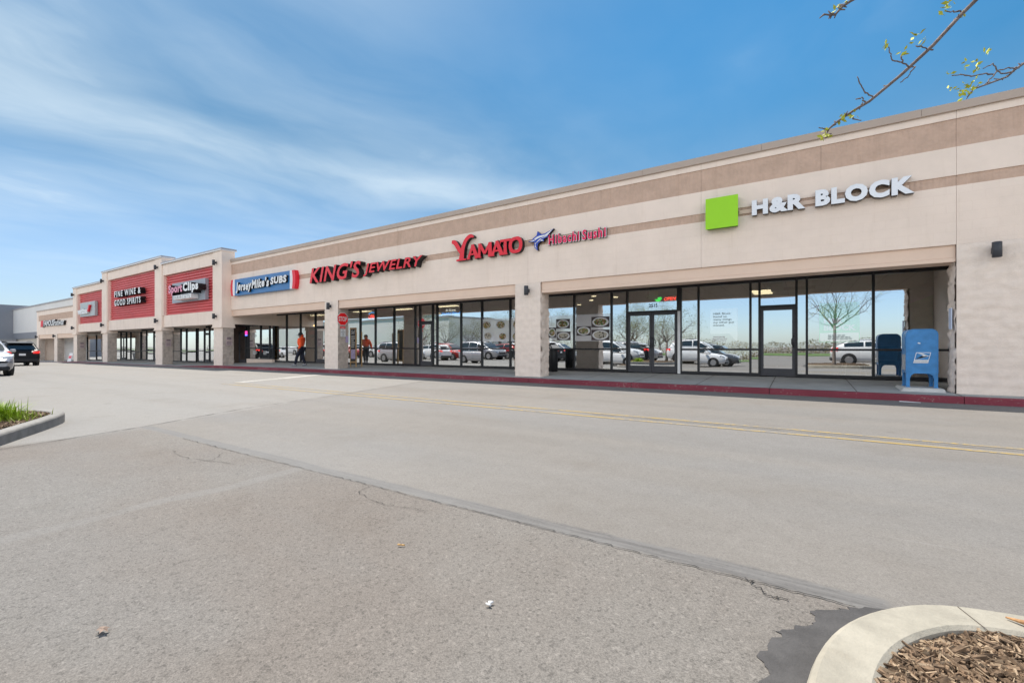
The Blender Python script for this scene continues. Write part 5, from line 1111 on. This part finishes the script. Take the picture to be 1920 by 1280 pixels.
SKIN = mat('skin_tone', (.22,.12,.08), .6); JACK = mat('orange_jacket', (.95,.10,.02), .7, .08, 6); TRO = mat('navy_trousers', (.012,.015,.03), .8); CAPB = mat('black_cap', (.012,.012,.014), .8); SHOE = mat('grey_shoe', (.25,.25,.27), .7)
# joints: x is forward, y is left, z up
J = {'pel':(0,0,.95),'chest':(.02,0,1.28),'neck':(.04,0,1.48),'head':(.07,0,1.60),'crown':(.06,0,1.73),'shL':(.02,.19,1.42),'elL':(-.10,.27,1.15),'wrL':(-.02,.33,.92),'shR':(.02,-.19,1.42),'elR':(.06,-.28,1.15),'wrR':(.22,-.33,.97),
     'hipL':(0,.09,.92),'knL':(.20,.10,.50),'anL':(.30,.10,.09),'toL':(.46,.11,.05),'hipR':(0,-.09,.92),'knR':(.02,-.10,.48),'anR':(-.16,-.10,.12),'toR':(-.02,-.11,.03)}
def sk(names, edges, rad, root): idx = {n: i for i, n in enumerate(names)}; return [J[n] for n in names], [(idx[a], idx[b]) for a, b in edges], [rad[n] for n in names], idx[root]
def hands(bm):
    for s_, wr, el in ((1,'wrL','elL'),(-1,'wrR','elR')):
        w_ = Vector(J[wr]); d = (w_-Vector(J[el])).normalized(); sd = Vector((d.z,0,-d.x)).normalized() if abs(d.x)+abs(d.z) > .1 else Vector((1,0,0)); nn = d.cross(sd)
        t = MB(); t.bm.free(); t.bm = bm
        t.tube([w_-d*.02, w_+d*.04, w_+d*.09], [.024,.036,.032], 8)
        for k, (off, ln) in enumerate(((-.027,.07),(-.009,.08),(.009,.075),(.026,.06))):
            p = w_+d*.08+sd*off; t.tube([p, p+d*ln*.5+nn*s_*.008, p+d*ln*.9+nn*s_*.028], [.0095,.009,.006], 6)
        t.tube([w_+d*.03-sd*.03, w_+d*.065-sd*.055, w_+d*.095-sd*.055], [.012,.011,.008], 6)
def face(bm):
    t = MB(); t.bm.free(); t.bm = bm
    t.tube([(.165,0,1.62),(.19,0,1.595),(.16,0,1.585)], [.012,.018,.012], 8)                                   # nose
    for s_ in (1,-1): t.tube([(.06,s_*.078,1.64),(.055,s_*.088,1.62),(.06,s_*.08,1.58)], [.010,.018,.010], 6); t.tube([(.14,s_*.034,1.632),(.152,s_*.034,1.632)], [.014,.009], 8)
    t.tube([(.15,-.026,1.553),(.163,0,1.552),(.15,.026,1.553)], [.006,.010,.006], 6); hands(bm)
names = list(J); rad = dict(pel=(.13,.10),chest=(.14,.11),neck=.055,head=(.085,.095),crown=(.075,.085),shL=.06,elL=.045,wrL=.03,shR=.06,elR=.045,wrR=.03,hipL=.085,knL=.06,anL=.042,toL=.035,hipR=.085,knR=.06,anR=.042,toR=.035)
V, E_, Rr, rt = sk(names, [('pel','chest'),('chest','neck'),('neck','head'),('head','crown'),('chest','shL'),('shL','elL'),('elL','wrL'),('chest','shR'),('shR','elR'),('elR','wrR'),('pel','hipL'),('hipL','knL'),('knL','anL'),('anL','toL'),('pel','hipR'),('hipR','knR'),('knR','anR'),('anR','toR')], rad, 'pel')
skin('body', V, E_, Rr, SKIN, pr, rt, 2, face)
jn_ = ['pel','chest','neck','shL','elL','wrL','shR','elR','wrR']; rj = dict(pel=(.19,.15),chest=(.19,.155),neck=.10,shL=.10,elL=.078,wrL=.058,shR=.10,elR=.078,wrR=.058)
V, E_, Rr, rt = sk(jn_, [('pel','chest'),('chest','neck'),('chest','shL'),('shL','elL'),('elL','wrL'),('chest','shR'),('shR','elR'),('elR','wrR')], rj, 'pel'); jk = skin('jacket', V, E_, Rr, JACK, pr, rt)
m = MB(); m.tube([(-.04,0,1.44),(-.06,0,1.52),(-.03,0,1.60),(0,0,1.62)], [.08,.12,.11,.07], 14); hd = m.build('hood', JACK, jk)
tn = ['pel','hipL','knL','anL','hipR','knR','anR']; rt_ = dict(pel=(.155,.125),hipL=.115,knL=.085,anL=.07,hipR=.115,knR=.085,anR=.07)
V, E_, Rr, rt = sk(tn, [('pel','hipL'),('hipL','knL'),('knL','anL'),('pel','hipR'),('hipR','knR'),('knR','anR')], rt_, 'pel'); skin('trousers', V, E_, Rr, TRO, pr, rt)
m = MB(); m.tube([(.055,0,1.64),(.055,0,1.70),(.05,0,1.76),(.05,0,1.79)], [.112,.118,.095,.04], 16); cp = m.build('cap', CAPB, pr)
m = MB(); m.hexa([(.13,-.08,1.665),(.25,-.05,1.65),(.25,.05,1.65),(.13,.08,1.665),(.13,-.08,1.68),(.25,-.05,1.66),(.25,.05,1.66),(.13,.08,1.68)]); m.build('peak', CAPB, cp)
for a, t_, s_ in (('anL','toL',1),('anR','toR',-1)):
    A, Tt = Vector(J[a]), Vector(J[t_]); m = MB(); m.tube([A+Vector((-.06,0,-.03)), A+Vector((0,0,-.03)), A.lerp(Tt,.6), Tt+Vector((.03,0,0))], [.045,.058,.052,.03], 10); m.build('shoe', SHOE, pr)

# ------------------------------------------------------------------ trees
c33, s33 = math.cos(R(33)), math.sin(R(33))
def in_view(p, mg=1.06):
    d = -p[0]*s33 + p[1]*c33
    if d < .05: return False
    u = (p[0]*c33 + p[1]*s33)/d*835/960; v = (p[2]-1.15)/d*835
    return abs(u) < mg and -640*mg < v < 655*mg
def leaf_at(mb, p, L, r, mi=0):
    d = Vector((r.gauss(0,1), r.gauss(0,1), r.gauss(.5,.8))).normalized(); sd = d.cross(Vector((r.gauss(0,1), r.gauss(0,1), r.gauss(0,1)))).normalized(); nn = d.cross(sd); p = Vector(p)
    a, b, c_, t = p, p+d*L*.5+sd*L*.25+nn*L*.06, p+d*L, p+d*L*.5-sd*L*.25+nn*L*.06
    mid_ = p+d*L*.5; mb.face([a, b, c_, mid_], mi); mb.face([a, mid_, c_, t], mi)
def grow(mb, tips, p, d, L, rad, depth, r, spread=.55, up=.15, ok=None):
    n = 4; pts = [p]; rs = [rad]; q = p; dd = d
    for i in range(n):
        dd = (dd + Vector((r.gauss(0,.13), r.gauss(0,.13), r.gauss(up*.3,.10)))).normalized(); q = q + dd*L/n
        if ok and ok(q): break
        pts.append(q); rs.append(rad*(1-.4*(i+1)/n))
    if len(pts) < 2: return
    mb.tube(pts, rs, 5 if depth < 3 else 7)
    if depth == 0 or len(pts) < n+1: tips.append((pts[-1], dd)); return
    for k in range(r.choice((2,2,3))):
        ax = dd.cross(Vector((r.gauss(0,1), r.gauss(0,1), r.gauss(0,1)))).normalized(); nd_ = (Matrix.Rotation(r.uniform(.35,1)*spread*1.3, 3, ax) @ dd); nd_.z += up*.4
        grow(mb, tips, pts[-1-(k % 2)*(1 if r.random()<.5 else 0)], nd_.normalized(), L*r.uniform(.62,.85), rs[-1]*r.uniform(.6,.8), depth-1, r, spread, up, ok)
    if depth >= 2:
        for k in range(2):
            j = r.randrange(1, n); ax = dd.cross(Vector((r.gauss(0,1), r.gauss(0,1), r.gauss(0,1)))).normalized()
            grow(mb, tips, pts[j], (Matrix.Rotation(.9, 3, ax) @ dd).normalized(), L*.6, rad*.35, depth-2, r, spread, up, ok)
BR_MAIN = [(0.807, 3.445, 3.057), (0.739, 3.425, 2.984), (0.622, 3.385, 2.842), (0.481, 3.353, 2.707), (0.334, 3.317, 2.582), (0.257, 3.291, 2.537), (0.18, 3.264, 2.484), (0.135, 3.247, 2.442), (0.124, 3.241, 2.394)]
BR_TWIGS = [[(0.515, 3.351, 2.738), (0.477, 3.326, 2.765), (0.434, 3.298, 2.777), (0.426, 3.293, 2.807), (0.416, 3.287, 2.853)], [(0.482, 3.33, 2.765), (0.475, 3.325, 2.804)], [(0.349, 3.327, 2.61), (0.315, 3.305, 2.629), (0.292, 3.29, 2.676), (0.274, 3.278, 2.726)], [(0.317, 3.318, 2.582), (0.298, 3.306, 2.61), (0.267, 3.285, 2.6)], [(0.625, 3.398, 2.821), (0.589, 3.376, 2.833), (0.541, 3.344, 2.845)], [(0.752, 3.445, 3.015), (0.717, 3.423, 3.015), (0.679, 3.398, 3.015)], [(0.545, 3.394, 2.753), (0.514, 3.374, 2.692), (0.476, 3.349, 2.662)], [(0.237, 3.29, 2.526), (0.258, 3.304, 2.495), (0.298, 3.329, 2.485)], [(0.132, 3.246, 2.442), (0.108, 3.23, 2.445), (0.087, 3.216, 2.454)]]
BR_SECOND = [(1.379, 4.473, 3.144), (1.259, 4.395, 3.058), (1.198, 4.355, 3.007), (1.165, 4.334, 2.968), (1.069, 4.271, 2.925), (0.976, 4.211, 2.885), (0.942, 4.189, 2.835)]
BR_SECONDTW = [[(1.214, 4.365, 3.025), (1.171, 4.338, 3.029), (1.108, 4.297, 3.007), (1.084, 4.281, 2.972), (1.042, 4.254, 2.921)], [(1.108, 4.297, 3.007), (1.081, 4.279, 3.054), (1.027, 4.244, 3.022)], [(1.198, 4.355, 3.0), (1.132, 4.312, 2.986), (1.102, 4.293, 3.015)], [(1.084, 4.281, 2.982), (1.042, 4.254, 2.99), (0.963, 4.203, 2.972), (0.897, 4.16, 2.982), (0.852, 4.13, 2.975)]]
BR_THIRD = [(0.332, 3.077, 3.09), (0.279, 3.043, 3.047), (0.226, 3.008, 3.013), (0.185, 2.982, 2.981), (0.154, 2.961, 2.938), (0.132, 2.947, 2.935), (0.101, 2.927, 2.941)]
BR_LEAVES = [(0.408, 3.282, 2.871), (0.475, 3.325, 2.819), (0.549, 3.349, 2.905), (0.567, 3.361, 2.875), (0.544, 3.346, 2.887), (0.677, 3.397, 3.015), (0.689, 3.405, 3.048), (0.704, 3.414, 3.057), (0.754, 3.434, 2.969), (0.234, 3.276, 2.49), (0.249, 3.286, 2.518), (0.122, 3.239, 2.419), (0.114, 3.234, 2.394), (0.132, 3.246, 2.429), (0.197, 3.264, 2.489), (0.933, 4.183, 3.054), (0.982, 4.215, 3.047), (1.0, 4.226, 3.025), (1.042, 4.254, 3.126), (0.849, 4.128, 2.889), (0.912, 4.169, 2.9), (0.93, 4.181, 2.849), (0.951, 4.195, 2.871), (0.963, 4.203, 2.893), (0.9, 4.162, 2.846), (0.846, 4.126, 2.99), (0.163, 2.968, 2.972), (0.195, 2.988, 2.995), (0.957, 4.199, 2.918)]

tr = thing('island_tree', 'budding tree on the right mulch island, bare branches hanging across the top right sky', 'tree', (1.5, 2.05, .1))
r5 = random.Random(12); m = MB(); tips = []
m.tube([(1.5,2.05,.05),(1.5,2.05,.25),(1.49,2.06,1.0),(1.52,2.04,1.9),(1.5,2.05,2.35)], [.13,.085,.075,.068,.062], 12)
for d_, L_ in (((-.55,.1,.8),1.0),((.6,.35,.8),1.1),((.1,-.7,.8),1.1),((.2,.5,1.0),1.1),((-.1,-.1,1.2),1.4),((.8,-.4,.7),1.1),((-.5,-.6,.8),1.0)):
    grow(m, tips, Vector((1.5,2.05,2.1+.25*r5.random())), Vector(d_).normalized(), L_, .036, 4, r5, .5, .1, in_view)
m.build('trunk', BARK, tr)
m = MB(); ta = (1.5, 2.05, 2.3)
m.tube(smooth([ta,(1.46,2.5,3.0),(1.2,3.0,3.45),(.95,3.35,3.3)] + BR_MAIN, 1) if False else [ta,(1.46,2.5,3.0),(1.2,3.0,3.4),(.95,3.35,3.25)] + BR_MAIN, [.03,.026,.021,.016]+[.0105,.010,.0092,.0086,.0078,.007,.0062,.0055,.005], 7)
rr_ = random.Random(4)
def knobbly(pts, r0, r1):
    P = []; 
    for a, b in zip(pts, pts[1:]):
        for k in range(4): q = Vector(a).lerp(Vector(b), k/4); P.append(q + Vector((rr_.gauss(0,.0022), rr_.gauss(0,.0022), rr_.gauss(0,.0022))))
    P.append(Vector(pts[-1])); n = len(P)
    m.tube(P, [(r0+(r1-r0)*i/(n-1))*(1.35 if rr_.random() < .18 else 1) for i in range(n)], 6)
for t_ in BR_TWIGS: knobbly(t_, .0042, .0026)
m.tube([(1.5,2.05,2.25),(1.7,2.6,2.9),(1.75,3.0,3.1)] + BR_SECOND, [.026,.022,.015]+[.0085,.0075,.0068,.006,.0055,.0048,.004], 7)
for t_ in BR_SECONDTW: knobbly(t_, .0045, .0028)
m.tube([(1.5,2.05,2.3),(1.3,2.2,3.0),(.9,2.6,3.35)] + BR_THIRD, [.026,.02,.015]+[.0085,.0075,.007,.0065,.0055,.0045,.0036], 7)
for seq in (BR_MAIN, BR_SECOND, BR_THIRD):      # buds and spur knots along the limbs
    for a, b in zip(seq, seq[1:]):
        for k in range(4):
            q = Vector(a).lerp(Vector(b), rr_.random()); e = q + Vector((rr_.gauss(0,.012), rr_.gauss(0,.012), rr_.gauss(.004,.012))); m.tube([q, e], [.005,.0026], 5)
m.build('branch', mat('twig_bark', (.20,.16,.145), .9, .3, 30, .5, 90), tr)
m = MB()
for p in BR_LEAVES:
    for k in range(r5.choice((3,4,5))): leaf_at(m, Vector(p)+Vector((r5.gauss(0,.010), r5.gauss(0,.010), r5.gauss(0,.012))), r5.uniform(.024,.044), r5)
for p, d in tips:
    if not in_view(p, 1.1):
        for k in range(2): leaf_at(m, p, r5.uniform(.025,.05), r5)
m.build('crown', LEAF, tr)

def bg_tree(seed, h, leafn, name, label):
    r = random.Random(seed); o = thing(name, label, 'tree', (0,0,0), 'trees around the lot mirrored in the shop windows', world=False); m = MB(); tips = []
    m.tube([(0,0,-.1),(0,0,h*.15),(.03,.02,h*.32)], [.16,.12,.10], 8)
    for k in range(6): a = k*1.05+r.random(); grow(m, tips, Vector((0,0,h*(.26+.05*r.random()))), Vector((math.cos(a)*.75, math.sin(a)*.75, .9)).normalized(), h*.24, .055, 3, r, .6, .12)
    m.build('trunk', BARK, o); m = MB()
    for p, d in tips:
        for k in range(leafn): leaf_at(m, p+Vector((r.gauss(0,.3), r.gauss(0,.3), r.gauss(0,.3))), r.uniform(.05,.11), r)
    m.build('crown', LEAFG, o); return o
ta_ = bg_tree(1, 6.5, 34, 'lot_tree', 'thin spring tree'); tb_ = bg_tree(2, 5.5, 16, 'lot_tree', 'sparse spring tree')
spots = [(-9.4,-6.5),(-21.8,-4),(-34,-3),(-14,-22),(-18,-25),(-24,-22),(-30,-27),(-37,-24),(-44,-28),(-52,-22),(-28.3,-9),(-60,-26),(-16.5,-18.5),(-20.5,-19.5),(-26,-18),(-33,-20),(-40,-19),(-47,-21)]
for i, (x, y) in enumerate(spots):
    o = (ta_, tb_)[i] if i < 2 else copy_tree((ta_, tb_)[i % 2]); o.location = (x, y, gz(x)); o.rotation_euler = (0,0,i*1.7); sc_ = .8+.35*((i*37) % 10)/10; o.scale = (sc_, sc_, sc_)
    o['label'] = ('leafy' if i % 2 == 0 else 'sparse') + ' spring tree out in the lot, mirrored in the shop glass'
# far wood edge, lawn and the store across the lot (mirrored only)
r = random.Random(9); m = MB()
for k in range(48000):
    x = r.uniform(-170, 70); hh = lin(x, ((-60,4.6),(-26,5.0),(-18,2.6),(0,1.9),(70,1.8)))*(1+.4*mnoise.noise(Vector((x*.07, 0, 0)))+.35*mnoise.noise(Vector((x*.35, 3, 0)))+.2*mnoise.noise(Vector((x*1.1, 5, 0)))); z = (r.random()**1.6)*hh
    leaf_at(m, (x, -62+r.uniform(-5,5), z), r.uniform(.13,.32), r)
for k in range(420):
    x = r.uniform(-170, 70); y = -62+r.uniform(-5,5); h_ = r.uniform(.5,1.1)*lin(x, ((-60,4.6),(-26,5.0),(-18,2.6),(0,1.9),(70,1.8))); m.tube([(x,y,0),(x+r.gauss(0,.3),y,h_*.6),(x+r.gauss(0,.7),y,h_)], [.04,.03,.015], 4)
tag(m.build('distant_wood', mat('spring_wood', (.20,.17,.085), .8, .4, .3)), kind='stuff')
m = MB(); m.face([(-300,-55,.03),(-300,-34,.03),(200,-34,.03),(200,-55,.03)]); struct('lawn', m, mat('lawn_green', (.07,.13,.02), .9, .3, 1))
b5 = thing('department_store', 'long pale store across the lot, mirrored in the jeweller windows', 'building', (-105, -60, 0)); m = MB(); m.box(-150, -72, -85, -50, -1, 8.5); m.build('wall', BIGW, b5); m = MB(); m.box(-150.2, -71.8, -85.2, -49.8, 8.5, 8.9); m.build('roof_edge', CAPG, b5)

# ------------------------------------------------------------------ ornamental grass on the left island
def clump(name, label, x, y, z, n, L, seed, m_):
    r = random.Random(seed); mb = MB()
    for k in range(n):
        a = r.uniform(0, 6.283); ln = L*r.uniform(.55,1.1); lean = r.uniform(.15,1.0); b0 = Vector((x+.10*r.gauss(0,1), y+.10*r.gauss(0,1), z)); d = Vector((math.cos(a), math.sin(a), 0)); sd = Vector((-d.y, d.x, 0)); w_ = r.uniform(.004,.008); prev = None
        for i in range(5):
            t = i/4; p = b0 + d*ln*lean*t*t*.9 + Vector((0,0,ln*(t-.38*lean*t*t*t))); ww = w_*(1-t**2*.95); q = (mb.bm.verts.new(p-sd*ww), mb.bm.verts.new(p+sd*ww))
            if prev: mb.bm.faces.new((prev[0], prev[1], q[1], q[0]))
            prev = q
    return tag(mb.build(name, m_), label, 'plant', 'grass clumps on the left island')
clump('ornamental_grass', 'tall bright green grass clump cut by the left edge of the picture', -9.38, 1.28, gz(-9)+.1, 750, .37, 1, GRASSM)
clump('ornamental_grass', 'low yellow green plant in front of the tall grass clump', -9.15, 1.42, gz(-9)+.1, 130, .16, 2, mat('yellow_green_blade', (.26,.33,.03), .6, .3, 20))
clump('ornamental_grass', 'low yellow green plant right of the tall grass clump', -9.62, 1.55, gz(-9)+.1, 150, .17, 3, mat('yellow_green_blade', (.26,.33,.03)))

# ------------------------------------------------------------------ litter
m = MB(); P = [(-.05,-.01),(-.02,-.012),(-.01,-.035),(.01,-.02),(.04,-.03),(.035,-.005),(.06,.01),(.03,.015),(.02,.035),(0,.018),(-.03,.012)]
cv = [m.bm.verts.new((-2.37+a*.6, .61+b*.6, .006+.010*abs(math.sin(a*40+b*60)))) for a, b in P]; ce = m.bm.verts.new((-2.37,.61,.012))
for i in range(len(cv)): m.bm.faces.new((ce, cv[i], cv[(i+1)%len(cv)]))
tag(m.build('dry_leaf', mat('dry_leaf', (.26,.19,.15), .8, .3, 60)), 'pale dry lobed leaf on the near asphalt at the lower left', 'leaf')
m = MB(); m.cyl((-1.96,1.803,.007),(-1.94,1.81,.007),.0045,8); m.mi = 0; m.cyl((-1.937,1.811,.007),(-1.92,1.82,.006),.004,8)
tag(m.build('cigarette_end', [mat('butt_tan', (.55,.33,.12), .8), WHITE]), 'short tan and white cigarette end on the asphalt', 'litter')
m = MB()
for a, b in (((-.015,.012),(.012,.018)),((.012,.018),(-.006,-.004)),((-.006,-.004),(.018,-.012)),((.018,-.012),(-.012,-.018))): m.tube([(-1.165+a[0]*.8,1.61+a[1]*.8,.008),(-1.165+b[0]*.8,1.61+b[1]*.8,.012)], .004, 5)
tag(m.build('paper_scrap', WHITE), 'small twisted white paper scrap on the asphalt', 'litter')
m = MB(); m.hexa([(1.72,12.22,.004),(2.05,12.20,.004),(2.06,12.24,.004),(1.73,12.26,.004),(1.72,12.22,.02),(2.05,12.20,.012),(2.06,12.24,.012),(1.73,12.26,.02)]); tag(m.build('paper_scrap', mat('scrap_white', (.7,.7,.72), .7)), 'flat white wrapper in the gutter below the mailbox', 'litter')
m = MB(); m.tube([(.63,2.36,.158),(.67,2.335,.164),(.75,2.315,.166)], [.003,.008,.010], 7); tag(m.build('bark_stick', mat('stick_wood', (.4,.22,.1), .8, .3, 40)), 'splintered brown wood stick lying on the pale kerb', 'stick')
